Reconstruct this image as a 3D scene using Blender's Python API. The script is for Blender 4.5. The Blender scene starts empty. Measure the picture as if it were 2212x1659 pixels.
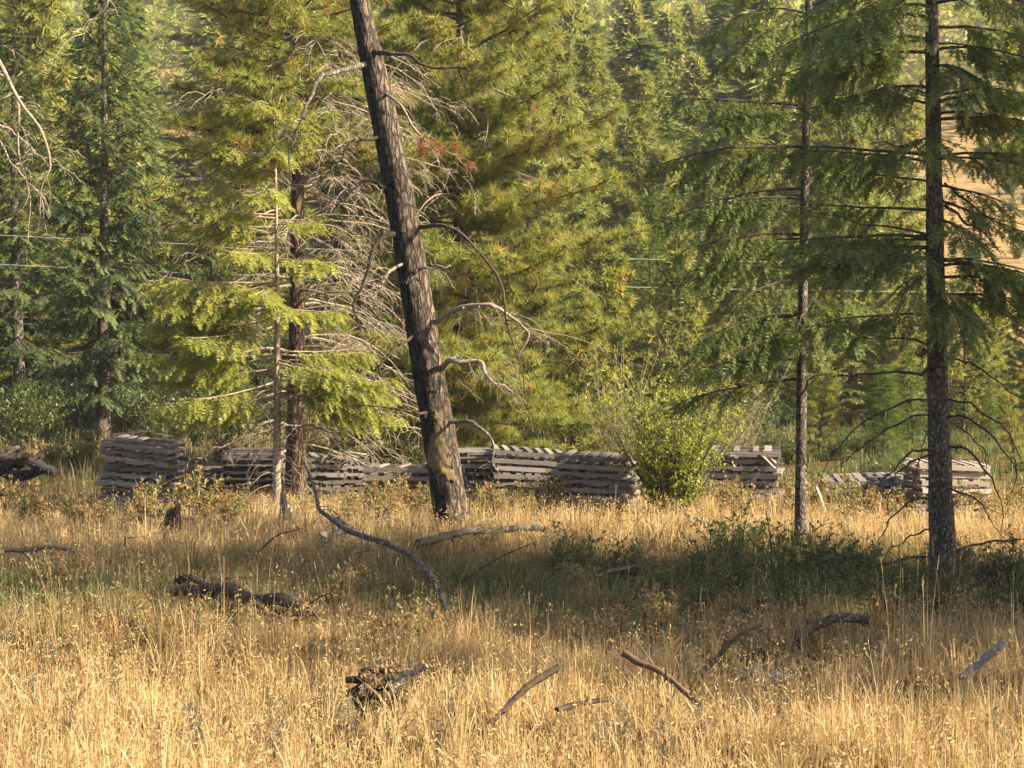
import bpy, math, random
import numpy as np
from mathutils import Vector, Matrix

# ------------------------------------------------------------------ camera, world, sun, exposure
FPX, CX, CY, CAMH, HOR = 4790.0, 1106.0, 829.5, 3.5, 660.0      # measured from the photograph (2212 px wide)
PITCH = math.atan((CY - HOR) / FPX)
scene = bpy.context.scene
col = scene.collection
cam_d = bpy.data.cameras.new("camera")
cam_d.sensor_width = 36.0
cam_d.lens = 36.0 * FPX / 2212.0
cam_d.clip_start = 0.5
cam_d.clip_end = 5000.0
cam = bpy.data.objects.new("camera", cam_d)
cam.location = (0, 0, CAMH)
cam.rotation_euler = (math.radians(90) - PITCH, 0, 0)
col.objects.link(cam)
scene.camera = cam

SUN_AZ, SUN_EL = 106.0, 29.0            # degrees clockwise from the view direction (+Y), above the horizon
w = bpy.data.worlds.new("World"); scene.world = w; w.use_nodes = True
nt = w.node_tree; nt.nodes.clear()
sky = nt.nodes.new("ShaderNodeTexSky"); sky.sky_type = 'NISHITA'; sky.sun_disc = False
sky.sun_elevation = math.radians(SUN_EL); sky.sun_rotation = math.radians(SUN_AZ)
sky.air_density = 1.0; sky.dust_density = 4.0
bg = nt.nodes.new("ShaderNodeBackground"); bg.inputs[1].default_value = 0.078
wo = nt.nodes.new("ShaderNodeOutputWorld")
nt.links.new(sky.outputs[0], bg.inputs[0]); nt.links.new(bg.outputs[0], wo.inputs[0])

sd = bpy.data.lights.new("sun", 'SUN'); sd.energy = 5.0; sd.angle = math.radians(0.6); sd.color = (1.0, 0.865, 0.62)
so = bpy.data.objects.new("sun", sd); col.objects.link(so)
ce = math.cos(math.radians(SUN_EL))
SUNV = Vector((math.sin(math.radians(SUN_AZ)) * ce, math.cos(math.radians(SUN_AZ)) * ce, math.sin(math.radians(SUN_EL))))
so.rotation_euler = SUNV.to_track_quat('Z', 'Y').to_euler()
so.location = (60, -10, 60)

vs = scene.view_settings
vs.view_transform = 'Standard'; vs.look = 'None'; vs.exposure = 1.95; vs.gamma = 1.0; vs.use_curve_mapping = False
scene.render.engine = 'CYCLES'
cy = scene.cycles
cy.max_bounces = 7; cy.diffuse_bounces = 4; cy.glossy_bounces = 2; cy.transmission_bounces = 4; cy.transparent_max_bounces = 4
cy.volume_bounces = 0; cy.caustics_reflective = False; cy.caustics_refractive = False
cy.use_denoising = True; cy.use_adaptive_sampling = True; cy.adaptive_threshold = 0.02
cy.sample_clamp_indirect = 4.0

# ------------------------------------------------------------------ small helpers
rng = np.random.default_rng(11)
U = lambda a, b: float(rng.uniform(a, b))
cp, sp = math.cos(PITCH), math.sin(PITCH)

def P(px, py, Y):
    """a point seen at photo pixel (px, py) that stands Y metres in front of the camera"""
    u, v = (px - CX) / FPX, (CY - py) / FPX
    d = np.array([u, cp + v * sp, -sp + v * cp])
    return d * (Y / d[1]) + np.array([0, 0, CAMH])

def gz(x, y):
    x = np.asarray(x, float); y = np.asarray(y, float)
    z = 0.10 * np.sin(x * 0.35 + 1.0) * np.sin(y * 0.22) + 0.05 * np.sin(x * 1.1 + y * 0.7) + 0.025 * np.sin(x * 2.7 - y * 1.9)
    z = z * np.clip(1.2 - y / 120.0, 0.2, 1) * np.clip((y + 20) / 40, 0.3, 1)
    a = np.clip(y - 72, 0, None)
    rise = np.where(a < 40, a * a * 0.0016, 2.56 + (a - 40) * 0.128)
    b = np.clip(y - 190, 0, None)
    rise = rise + np.where(b < 100, b * b * 0.0011, 11 + (b - 100) * 0.22)
    big = 1 + 0.10 * np.sin(x * 0.021 + 0.5) + 0.06 * np.sin(x * 0.05 + y * 0.02)
    return z + rise * big

def G(px, Y):
    x = (px - CX) / FPX * Y / cp
    return np.array([x, Y, float(gz(x, Y))])

def PZ(px, py, h):
    """a point seen at photo pixel (px, py) lying h metres above the meadow"""
    Y = (CAMH - h) / ((py - HOR) / FPX)
    for _ in range(4):
        g = float(gz((px - CX) / FPX * Y, Y)); Y = (CAMH - h - g) / ((py - HOR) / FPX)
    return P(px, py, Y)

def nrm(v):
    v = np.asarray(v, float)
    return v / (np.linalg.norm(v, axis=-1, keepdims=True) + 1e-12)

class MB:
    """collects shapes and builds ONE mesh"""
    def __init__(s):
        s.V = []; s.F = []; s.T = []; s.n = 0
    def add(s, v, f, mat=0, t=0.5, smooth=False):
        v = np.asarray(v, float).reshape(-1, 3); f = np.asarray(f, int)
        if len(v) == 0: return
        s.V.append(v); s.F.append((f + s.n, mat, smooth)); s.n += len(v)
        s.T.append(np.broadcast_to(np.asarray(t, float), (len(v),)))
    def mesh(s, name, mats):
        me = bpy.data.meshes.new(name)
        V = np.concatenate(s.V); me.vertices.add(len(V)); me.vertices.foreach_set('co', V.astype(np.float32).ravel())
        li = np.concatenate([f.ravel() for f, _, _ in s.F])
        tot = np.concatenate([np.full(len(f), f.shape[1]) for f, _, _ in s.F])
        me.loops.add(len(li)); me.loops.foreach_set('vertex_index', li.astype(np.int32))
        me.polygons.add(len(tot)); me.polygons.foreach_set('loop_start', (np.cumsum(tot) - tot).astype(np.int32))
        me.polygons.foreach_set('material_index', np.concatenate([np.full(len(f), m) for f, m, _ in s.F]).astype(np.int32))
        sm = np.concatenate([np.full(len(f), q) for f, _, q in s.F])
        for m in mats: me.materials.append(m)
        me.update(calc_edges=True)
        me.polygons.foreach_set('use_smooth', sm.astype(bool))
        a = me.attributes.new('tint', 'FLOAT', 'POINT'); a.data.foreach_set('value', np.concatenate(s.T).astype(np.float32))
        return me
    def build(s, name, mats, parent=None):
        return link(name, s.mesh(name, mats if isinstance(mats, (list, tuple)) else [mats]), parent)

def link(name, data, parent=None):
    o = bpy.data.objects.new(name, data); col.objects.link(o); o.parent = parent
    return o

def tag(o, label=None, cat=None, group=None, kind=None):
    if label: o["label"] = label
    if cat: o["category"] = cat
    if group: o["group"] = group
    if kind: o["kind"] = kind
    return o

def thing(name, label, cat, loc=(0, 0, 0), rz=0.0, group=None, scale=1.0):
    o = bpy.data.objects.new(name, None); col.objects.link(o)
    o.empty_display_size = 0.2
    o.location = [float(c) for c in loc]; o.rotation_euler = (0, 0, rz); o.scale = (scale,) * 3
    return tag(o, label, cat, group)

def spline(pts, n=20):
    """Catmull-Rom through the points"""
    p = np.asarray(pts, float)
    if len(p) < 3:
        t = np.linspace(0, 1, n)[:, None]; return p[0] * (1 - t) + p[-1] * t
    q = np.vstack([2 * p[0] - p[1], p, 2 * p[-1] - p[-2]])
    out = []
    for s in np.linspace(0, len(p) - 1 - 1e-6, n):
        i = int(s); t = s - i
        a, b, c, d = q[i], q[i + 1], q[i + 2], q[i + 3]
        out.append(0.5 * (2 * b + (c - a) * t + (2 * a - 5 * b + 4 * c - d) * t * t + (3 * b - a - 3 * c + d) * t ** 3))
    return np.array(out)

def frames(p):
    t = np.gradient(p, axis=0); t = nrm(t)
    ref = np.array([0, 0, 1.0]) if abs(t[0, 2]) < 0.9 else np.array([1.0, 0, 0])
    u = nrm(np.cross(t[0], ref)); us = [u]
    for i in range(1, len(p)):
        u = us[-1] - t[i] * np.dot(us[-1], t[i]); us.append(nrm(u))
    us = np.array(us); return t, us, np.cross(t, us)

def tube(mb, pts, rad, sides=5, mat=0, t=0.5, rough=None, cap=True):
    p = np.asarray(pts, float); n = len(p)
    r = np.broadcast_to(np.asarray(rad, float), (n,)) if np.ndim(rad) < 2 else rad
    _, u, v = frames(p)
    a = np.linspace(0, 2 * np.pi, sides, endpoint=False)
    rr = r[:, None] * np.ones((1, sides)) if np.ndim(r) == 1 else r
    if rough is not None: rr = rr * rough(n, sides)
    ring = p[:, None] + rr[..., None] * (np.cos(a)[None, :, None] * u[:, None] + np.sin(a)[None, :, None] * v[:, None])
    i, j = np.meshgrid(np.arange(n - 1), np.arange(sides), indexing='ij')
    j2 = (j + 1) % sides
    f = np.stack([i * sides + j, i * sides + j2, (i + 1) * sides + j2, (i + 1) * sides + j], -1).reshape(-1, 4)
    mb.add(ring.reshape(-1, 3), f, mat, t, sides > 4)
    if cap:
        for k, row in ((0, np.arange(sides)[::-1]), (n - 1, np.arange(sides) + (n - 1) * sides)):
            c = p[k]
            vv = np.vstack([ring[k], c[None]]) ; jj = np.arange(sides)
            ff = np.stack([jj, (jj + 1) % sides, np.full(sides, sides)], -1)
            if k == 0: ff = ff[:, ::-1]
            mb.add(vv, ff, mat, t)

def box(mb, c, s, R=None, mat=0, t=0.5):
    v = np.array([[x, y, z] for x in (-.5, .5) for y in (-.5, .5) for z in (-.5, .5)]) * np.asarray(s, float)
    if R is not None: v = v @ np.asarray(R).T
    f = [[0, 1, 3, 2], [4, 6, 7, 5], [0, 4, 5, 1], [2, 3, 7, 6], [0, 2, 6, 4], [1, 5, 7, 3]]
    mb.add(v + np.asarray(c, float), f, mat, t)

def inst(mb, temps, pos, dirs, ups, scale, tint, mat=0):
    """put a template (axis +X, up +Z) at every position"""
    pos = np.asarray(pos, float)
    if len(pos) == 0: return
    X = nrm(dirs); Z = np.asarray(ups, float) - X * np.sum(X * np.asarray(ups, float), -1, keepdims=True)
    Z = nrm(Z + 1e-6); Y = np.cross(Z, X)
    M = np.stack([X, Y, Z], -1) * np.asarray(scale, float).reshape(-1, 1, 1)
    which = rng.integers(0, len(temps), len(pos)); tint = np.asarray(tint, float)
    for k, (v, f) in enumerate(temps):
        m = which == k; n = int(m.sum())
        if not n: continue
        vv = np.einsum('nij,vj->nvi', M[m], v) + pos[m][:, None]
        ff = f[None] + (np.arange(n) * len(v))[:, None, None]
        mb.add(vv.reshape(-1, 3), ff.reshape(-1, f.shape[1]), mat, np.repeat(tint[m], len(v)))

# ------------------------------------------------------------------ materials
def new_mat(name):
    m = bpy.data.materials.new(name); m.use_nodes = True; m.node_tree.nodes.clear(); return m, m.node_tree
def N(nt, kind, **kw):
    n = nt.nodes.new(kind)
    for k, v in kw.items():
        if k.startswith('i_'):
            n.inputs[int(k[2:]) if k[2:].isdigit() else k[2:].replace('_', ' ')].default_value = v
        else: setattr(n, k, v)
    return n
def ramp(nt, stops, src=None):
    r = nt.nodes.new("ShaderNodeValToRGB"); e = r.color_ramp.elements
    while len(e) < len(stops): e.new(0.5)
    for el, (p, c) in zip(e, stops): el.position = p; el.color = (*c, 1)
    if src is not None: nt.links.new(src, r.inputs[0])
    return r
def out(nt, sh):
    o = nt.nodes.new("ShaderNodeOutputMaterial"); nt.links.new(sh, o.inputs[0])

def leaf_mat(name, stops, trans=0.35, gloss=0.04, rough=0.5, tmul=1.25):
    """thin leaves, needles and blades: the 'tint' of each blade picks its colour; light passes through"""
    m, nt = new_mat(name)
    at = N(nt, "ShaderNodeAttribute", attribute_name='tint')
    tc = N(nt, "ShaderNodeTexCoord"); no = N(nt, "ShaderNodeTexNoise", i_Scale=1.7, i_Detail=2.0)
    nt.links.new(tc.outputs['Object'], no.inputs['Vector'])
    ad = N(nt, "ShaderNodeMath", operation='MULTIPLY_ADD'); ad.inputs[1].default_value = 0.5; ad.inputs[2].default_value = -0.25
    nt.links.new(no.outputs[0], ad.inputs[0])
    s = N(nt, "ShaderNodeMath", operation='ADD', use_clamp=True); nt.links.new(ad.outputs[0], s.inputs[0]); nt.links.new(at.outputs['Fac'], s.inputs[1])
    r = ramp(nt, stops, s.outputs[0])
    d = N(nt, "ShaderNodeBsdfDiffuse"); nt.links.new(r.outputs[0], d.inputs[0])
    hs = N(nt, "ShaderNodeHueSaturation", i_Hue=0.492, i_Saturation=1.1, i_Value=tmul); nt.links.new(r.outputs[0], hs.inputs['Color'])
    t = N(nt, "ShaderNodeBsdfTranslucent"); nt.links.new(hs.outputs[0], t.inputs[0])
    mx = N(nt, "ShaderNodeMixShader"); mx.inputs[0].default_value = trans
    nt.links.new(d.outputs[0], mx.inputs[1]); nt.links.new(t.outputs[0], mx.inputs[2])
    g = N(nt, "ShaderNodeBsdfGlossy"); g.inputs['Roughness'].default_value = rough
    m2 = N(nt, "ShaderNodeMixShader"); m2.inputs[0].default_value = gloss
    nt.links.new(mx.outputs[0], m2.inputs[1]); nt.links.new(g.outputs[0], m2.inputs[2])
    out(nt, m2.outputs[0]); return m

def bark_mat(name, dark, mid, light, scale=14.0, zsq=0.22, bump=0.9, lichen=None, rough=0.9):
    m, nt = new_mat(name)
    tc = N(nt, "ShaderNodeTexCoord"); mp = N(nt, "ShaderNodeMapping"); mp.inputs['Scale'].default_value = (1, 1, zsq)
    nt.links.new(tc.outputs['Object'], mp.inputs[0])
    no = N(nt, "ShaderNodeTexNoise", i_Scale=scale * 0.5, i_Detail=5.0, i_Roughness=0.65); nt.links.new(mp.outputs[0], no.inputs['Vector'])
    mixv = N(nt, "ShaderNodeMix", data_type='RGBA', blend_type='LINEAR_LIGHT'); mixv.inputs[0].default_value = 0.10
    nt.links.new(mp.outputs[0], mixv.inputs[6]); nt.links.new(no.outputs[1], mixv.inputs[7])
    vo = N(nt, "ShaderNodeTexVoronoi", feature='DISTANCE_TO_EDGE', i_Scale=scale); nt.links.new(mixv.outputs[2], vo.inputs['Vector'])
    st = N(nt, "ShaderNodeMapRange"); st.inputs['From Max'].default_value = 0.22; nt.links.new(vo.outputs['Distance'], st.inputs[0])
    mul = N(nt, "ShaderNodeMath", operation='MULTIPLY'); nt.links.new(st.outputs[0], mul.inputs[0])
    mr = N(nt, "ShaderNodeMapRange"); mr.inputs['From Min'].default_value = 0.3; mr.inputs['From Max'].default_value = 0.7
    mr.inputs['To Min'].default_value = 0.35; nt.links.new(no.outputs[0], mr.inputs[0]); nt.links.new(mr.outputs[0], mul.inputs[1])
    r = ramp(nt, [(0.0, dark), (0.45, mid), (1.0, light)], mul.outputs[0]); c = r.outputs[0]
    if lichen:
        n2 = N(nt, "ShaderNodeTexNoise", i_Scale=9.0, i_Detail=4.0); nt.links.new(tc.outputs['Object'], n2.inputs['Vector'])
        rr = ramp(nt, [(0.68, (0, 0, 0)), (0.76, (1, 1, 1))], n2.outputs[0])
        mm = N(nt, "ShaderNodeMix", data_type='RGBA'); nt.links.new(rr.outputs[0], mm.inputs[0]); nt.links.new(c, mm.inputs[6]); mm.inputs[7].default_value = (*lichen, 1)
        c = mm.outputs[2]
    b = N(nt, "ShaderNodeBump", i_Strength=bump, i_Distance=0.05); nt.links.new(mul.outputs[0], b.inputs['Height'])
    p = N(nt, "ShaderNodeBsdfPrincipled", i_Roughness=rough); p.inputs['Specular IOR Level'].default_value = 0.2
    nt.links.new(c, p.inputs['Base Color']); nt.links.new(b.outputs[0], p.inputs['Normal']); out(nt, p.outputs[0]); return m

def wood_mat(name, stops, axis_scale=(1, 18, 18), bump=0.35, rough=0.85):
    """weathered wood: grain along local X, every object a little different"""
    m, nt = new_mat(name)
    tc = N(nt, "ShaderNodeTexCoord"); oi = N(nt, "ShaderNodeObjectInfo")
    ad = N(nt, "ShaderNodeVectorMath", operation='ADD'); nt.links.new(tc.outputs['Object'], ad.inputs[0]); nt.links.new(oi.outputs['Location'], ad.inputs[1])
    mp = N(nt, "ShaderNodeMapping"); mp.inputs['Scale'].default_value = axis_scale; nt.links.new(ad.outputs[0], mp.inputs[0])
    no = N(nt, "ShaderNodeTexNoise", i_Scale=3.0, i_Detail=6.0, i_Roughness=0.6); nt.links.new(mp.outputs[0], no.inputs['Vector'])
    n2 = N(nt, "ShaderNodeTexNoise", i_Scale=2.2, i_Detail=3.0); nt.links.new(ad.outputs[0], n2.inputs['Vector'])
    a1 = N(nt, "ShaderNodeMath", operation='MULTIPLY_ADD'); a1.inputs[1].default_value = 0.45; nt.links.new(no.outputs[0], a1.inputs[0])
    a2 = N(nt, "ShaderNodeMath", operation='MULTIPLY'); a2.inputs[1].default_value = 0.45; nt.links.new(oi.outputs['Random'], a2.inputs[0]); nt.links.new(a2.outputs[0], a1.inputs[2])
    a3 = N(nt, "ShaderNodeMath", operation='MULTIPLY_ADD'); a3.inputs[1].default_value = 0.25; nt.links.new(n2.outputs[0], a3.inputs[0]); nt.links.new(a1.outputs[0], a3.inputs[2])
    r = ramp(nt, stops, a3.outputs[0])
    b = N(nt, "ShaderNodeBump", i_Strength=bump, i_Distance=0.01); nt.links.new(no.outputs[0], b.inputs['Height'])
    p = N(nt, "ShaderNodeBsdfPrincipled", i_Roughness=rough); p.inputs['Specular IOR Level'].default_value = 0.25
    nt.links.new(r.outputs[0], p.inputs['Base Color']); nt.links.new(b.outputs[0], p.inputs['Normal']); out(nt, p.outputs[0]); return m

M = {}
M['pine'] = leaf_mat('pine_needles', [(0.0, (0.28, 0.16, 0.05)), (0.12, (0.37, 0.30, 0.08)), (0.34, (0.235, 0.235, 0.052)), (0.7, (0.15, 0.18, 0.044)), (1.0, (0.26, 0.26, 0.06))], 0.40, 0.015, 0.5)
M['pine_far'] = leaf_mat('pine_needles_far', [(0.0, (0.33, 0.27, 0.08)), (0.3, (0.235, 0.235, 0.055)), (0.7, (0.165, 0.20, 0.052)), (1.0, (0.27, 0.27, 0.07))], 0.40, 0.02, 0.5)
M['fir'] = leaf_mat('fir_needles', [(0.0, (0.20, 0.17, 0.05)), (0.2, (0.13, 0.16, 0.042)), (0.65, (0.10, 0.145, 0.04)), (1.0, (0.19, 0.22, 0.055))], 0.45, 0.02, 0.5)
M['fir_sunlit'] = leaf_mat('sunny_fir_needles', [(0.0, (0.26, 0.22, 0.055)), (0.3, (0.27, 0.275, 0.055)), (0.7, (0.23, 0.255, 0.052)), (1.0, (0.34, 0.33, 0.08))], 0.45, 0.03, 0.45)  # young fir's lit copy: sunlight brightens and yellows the needle colour itself
M['fir_dark'] = leaf_mat('dark_fir_needles', [(0.0, (0.11, 0.09, 0.03)), (0.2, (0.06, 0.08, 0.027)), (0.65, (0.05, 0.074, 0.028)), (1.0, (0.12, 0.145, 0.042))], 0.30, 0.04, 0.45)  # dark firs; the shade falling on them is also put into this colour
M['spring'] = leaf_mat('fresh_larch_needles', [(0.0, (0.12, 0.15, 0.03)), (0.5, (0.085, 0.15, 0.025)), (1.0, (0.14, 0.20, 0.04))], 0.45, 0.03, 0.5)
M['dead_needle'] = leaf_mat('rusty_needles', [(0.0, (0.26, 0.11, 0.04)), (0.5, (0.33, 0.16, 0.06)), (1.0, (0.28, 0.20, 0.07))], 0.4, 0.02, 0.6)
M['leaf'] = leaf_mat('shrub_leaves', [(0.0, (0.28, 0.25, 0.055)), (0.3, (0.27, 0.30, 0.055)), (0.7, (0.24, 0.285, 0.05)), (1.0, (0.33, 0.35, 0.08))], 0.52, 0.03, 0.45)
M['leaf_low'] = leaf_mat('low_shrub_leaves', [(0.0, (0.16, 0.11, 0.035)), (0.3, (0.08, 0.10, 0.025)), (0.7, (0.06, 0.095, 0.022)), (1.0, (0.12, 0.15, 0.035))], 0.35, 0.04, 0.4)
M['leaf_gold'] = leaf_mat('withered_shrub_leaves', [(0.0, (0.26, 0.13, 0.05)), (0.4, (0.34, 0.22, 0.08)), (0.7, (0.26, 0.22, 0.07)), (1.0, (0.14, 0.15, 0.04))], 0.40, 0.03, 0.6)
M['sage'] = leaf_mat('grey_weed_leaves', [(0.0, (0.20, 0.15, 0.10)), (0.5, (0.20, 0.18, 0.13)), (1.0, (0.16, 0.17, 0.10))], 0.3, 0.02, 0.6)
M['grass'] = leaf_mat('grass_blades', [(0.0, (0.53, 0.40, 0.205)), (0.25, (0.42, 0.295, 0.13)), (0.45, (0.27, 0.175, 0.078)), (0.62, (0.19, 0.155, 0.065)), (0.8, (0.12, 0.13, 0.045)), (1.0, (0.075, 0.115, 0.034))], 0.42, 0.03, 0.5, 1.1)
M['bark_burnt'] = bark_mat('scorched_pine_bark', (0.030, 0.023, 0.018), (0.090, 0.067, 0.052), (0.17, 0.125, 0.09), 11, 0.30, 1.0, (0.26, 0.25, 0.22))
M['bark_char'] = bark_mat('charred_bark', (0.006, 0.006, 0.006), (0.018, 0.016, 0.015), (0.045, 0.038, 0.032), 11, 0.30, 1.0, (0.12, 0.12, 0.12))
M['bark_fir'] = bark_mat('fir_bark', (0.045, 0.037, 0.03), (0.15, 0.123, 0.10), (0.28, 0.24, 0.20), 20, 0.5, 0.9, (0.24, 0.25, 0.22))
M['bark_thin'] = bark_mat('young_fir_bark', (0.14, 0.105, 0.075), (0.36, 0.275, 0.195), (0.52, 0.42, 0.31), 26, 0.5, 0.5)
M['bark_pine'] = bark_mat('pine_bark', (0.025, 0.016, 0.011), (0.095, 0.058, 0.036), (0.17, 0.11, 0.07), 12, 0.22, 0.9)
M['twig_dead'] = bark_mat('dead_twigs', (0.14, 0.105, 0.08), (0.29, 0.23, 0.175), (0.42, 0.35, 0.28), 30, 0.6, 0.4)
M['twig_dark'] = bark_mat('dark_dead_twigs', (0.02, 0.016, 0.013), (0.05, 0.039, 0.03), (0.10, 0.078, 0.06), 30, 0.6, 0.4)
M['twig'] = bark_mat('twig_bark', (0.03, 0.022, 0.015), (0.075, 0.055, 0.038), (0.14, 0.10, 0.07), 30, 0.6, 0.4)
M['log_grey'] = bark_mat('weathered_log', (0.05, 0.043, 0.037), (0.20, 0.17, 0.145), (0.36, 0.32, 0.28), 22, 0.25, 0.7)
M['log_brown'] = bark_mat('rotten_log', (0.03, 0.02, 0.014), (0.12, 0.075, 0.045), (0.27, 0.17, 0.095), 18, 0.4, 1.0)
M['pallet'] = wood_mat('weathered_pallet_wood', [(0.2, (0.045, 0.037, 0.034)), (0.45, (0.125, 0.106, 0.098)), (0.75, (0.215, 0.185, 0.17)), (1.0, (0.33, 0.28, 0.24))])
M['pallet_warm'] = wood_mat('pale_lit_pallet_wood', [(0.2, (0.11, 0.085, 0.072)), (0.45, (0.25, 0.20, 0.175)), (0.75, (0.36, 0.295, 0.255)), (1.0, (0.48, 0.40, 0.34))])  # pale warm wood; the pale stack's sunlit tone is put into this colour
M['scrap'] = wood_mat('rusty_brown_scrap_wood', [(0.1, (0.05, 0.028, 0.018)), (0.5, (0.16, 0.085, 0.05)), (1.0, (0.36, 0.22, 0.13))], (18, 18, 1.2), 0.8)
M['bare_wood'] = wood_mat('stripped_trunk_wood', [(0.42, (0.03, 0.021, 0.013)), (0.56, (0.085, 0.057, 0.028)), (0.75, (0.15, 0.105, 0.05)), (1.0, (0.23, 0.17, 0.085))], (11, 11, 2.2), 1.0)
M['stone'] = bark_mat('pale_field_stone', (0.25, 0.22, 0.18), (0.45, 0.40, 0.34), (0.60, 0.55, 0.48), 10, 1.0, 0.4)

def metal(name, c, rough=0.45, met=0.8):
    m, nt = new_mat(name); p = N(nt, "ShaderNodeBsdfPrincipled", i_Roughness=rough, i_Metallic=met); p.inputs['Base Color'].default_value = (*c, 1); out(nt, p.outputs[0]); return m
M['cable'] = metal('overhead_cable', (0.48, 0.48, 0.46), 0.5, 0.3)
M['limb_grey'] = wood_mat('weathered_grey_deadwood', [(0.36, (0.03, 0.025, 0.021)), (0.55, (0.10, 0.083, 0.069)), (0.8, (0.19, 0.162, 0.138)), (1.0, (0.28, 0.245, 0.21))], (3, 16, 16), 1.0)
M['limb_brown'] = wood_mat('rotten_brown_deadwood', [(0.36, (0.014, 0.010, 0.008)), (0.58, (0.04, 0.027, 0.019)), (0.82, (0.10, 0.066, 0.042)), (1.0, (0.22, 0.15, 0.095))], (4, 13, 13), 1.0)
M['limb_pale'] = wood_mat('pale_deadwood', [(0.25, (0.17, 0.13, 0.10)), (0.5, (0.33, 0.27, 0.21)), (1.0, (0.50, 0.43, 0.35))], (2, 13, 13), 0.8)

def ground_mat():
    m, nt = new_mat('dry_meadow_soil')
    ge = N(nt, "ShaderNodeNewGeometry")
    n1 = N(nt, "ShaderNodeTexNoise", i_Scale=0.35, i_Detail=6.0, i_Roughness=0.6); nt.links.new(ge.outputs['Position'], n1.inputs['Vector'])
    n2 = N(nt, "ShaderNodeTexNoise", i_Scale=9.0, i_Detail=8.0, i_Roughness=0.75); nt.links.new(ge.outputs['Position'], n2.inputs['Vector'])
    r1 = ramp(nt, [(0.3, (0.06, 0.042, 0.024)), (0.5, (0.13, 0.09, 0.045)), (0.7, (0.24, 0.165, 0.08))], n2.outputs[0])
    r2 = ramp(nt, [(0.3, (0.28, 0.17, 0.08)), (0.5, (0.38, 0.25, 0.12)), (0.72, (0.42, 0.30, 0.15))], n2.outputs[0])
    sx = N(nt, "ShaderNodeSeparateXYZ"); nt.links.new(ge.outputs['Position'], sx.inputs[0])
    far = N(nt, "ShaderNodeMapRange"); far.inputs['From Min'].default_value = 70; far.inputs['From Max'].default_value = 100; nt.links.new(sx.outputs[1], far.inputs[0])
    mx = N(nt, "ShaderNodeMix", data_type='RGBA'); nt.links.new(far.outputs[0], mx.inputs[0]); nt.links.new(r1.outputs[0], mx.inputs[6]); nt.links.new(r2.outputs[0], mx.inputs[7])
    gr = ramp(nt, [(0.46, (0, 0, 0)), (0.62, (1, 1, 1))], n1.outputs[0])
    gm = N(nt, "ShaderNodeMath", operation='MULTIPLY'); gm.inputs[1].default_value = 0.6; nt.links.new(gr.outputs[0], gm.inputs[0])
    m2 = N(nt, "ShaderNodeMix", data_type='RGBA'); nt.links.new(gm.outputs[0], m2.inputs[0]); nt.links.new(mx.outputs[2], m2.inputs[6]); m2.inputs[7].default_value = (0.13, 0.125, 0.045, 1)
    b = N(nt, "ShaderNodeBump", i_Strength=1.0, i_Distance=0.12); nt.links.new(n2.outputs[0], b.inputs['Height'])
    n3 = N(nt, "ShaderNodeTexNoise", i_Scale=0.9, i_Detail=9.0, i_Roughness=0.8); nt.links.new(ge.outputs['Position'], n3.inputs['Vector'])
    r3 = ramp(nt, [(0.36, (0.38, 0.36, 0.30)), (0.5, (0.85, 0.82, 0.78)), (0.62, (1.12, 1.1, 1.05))], n3.outputs[0])
    m3 = N(nt, "ShaderNodeMix", data_type='RGBA', blend_type='MULTIPLY'); m3.inputs[0].default_value = 1.0; nt.links.new(m2.outputs[2], m3.inputs[6]); nt.links.new(r3.outputs[0], m3.inputs[7])
    d = N(nt, "ShaderNodeBsdfDiffuse"); nt.links.new(m3.outputs[2], d.inputs[0]); nt.links.new(b.outputs[0], d.inputs['Normal']); out(nt, d.outputs[0]); return m
M['ground'] = ground_mat()

# ------------------------------------------------------------------ the ground, one sheet that climbs into the hillside behind
gx = np.concatenate([-np.geomspace(420, 16, 30), np.linspace(-15, 15, 76), np.geomspace(16, 420, 30)])
gy = np.concatenate([np.linspace(-120, 5, 10), np.linspace(8, 60, 100), np.linspace(61, 200, 70), np.geomspace(204, 560, 40)])
GX, GY = np.meshgrid(gx, gy)
mb = MB()
nx, ny = len(gx), len(gy)
i, j = np.meshgrid(np.arange(ny - 1), np.arange(nx - 1), indexing='ij')
mb.add(np.stack([GX, GY, gz(GX, GY)], -1), np.stack([i * nx + j, i * nx + j + 1, (i + 1) * nx + j + 1, (i + 1) * nx + j], -1).reshape(-1, 4), 0, 0, True)
tag(mb.build('ground', M['ground']), 'dry meadow ground rising into a golden hillside behind the trees', kind='structure')

# ------------------------------------------------------------------ templates for needles and leaves (axis +X, up +Z, unit length)
def fir_twig(n, wide, ln=0.16, up=0.25):
    v, f = [], []
    for k in range(n):
        x = 0.04 + 0.93 * k / (n - 1)
        for s in (-1, 1):
            l = ln * (1 - 0.45 * x ** 3) * U(0.8, 1.15); a = U(0.35, 0.75)
            z = U(-0.3, 1.0) * l * up * 2
            b = len(v); v += [[x - wide, 0, 0], [x + wide, 0, 0], [x + l * a, s * l, z]]; f.append([b, b + 1, b + 2])
    for k in range(n // 2):
        x = U(0.1, 0.95); l = ln * U(0.6, 0.9); b = len(v)
        v += [[x, -wide, 0], [x, wide, 0], [x + l * 0.5, U(-.3, .3) * l, l * U(.5, .9)]]; f.append([b, b + 1, b + 2])
    b = len(v); v += [[0, -0.012, 0], [0, 0.012, 0], [1.08, 0, 0]]; f.append([b, b + 1, b + 2])
    return np.array(v), np.array(f)
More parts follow.
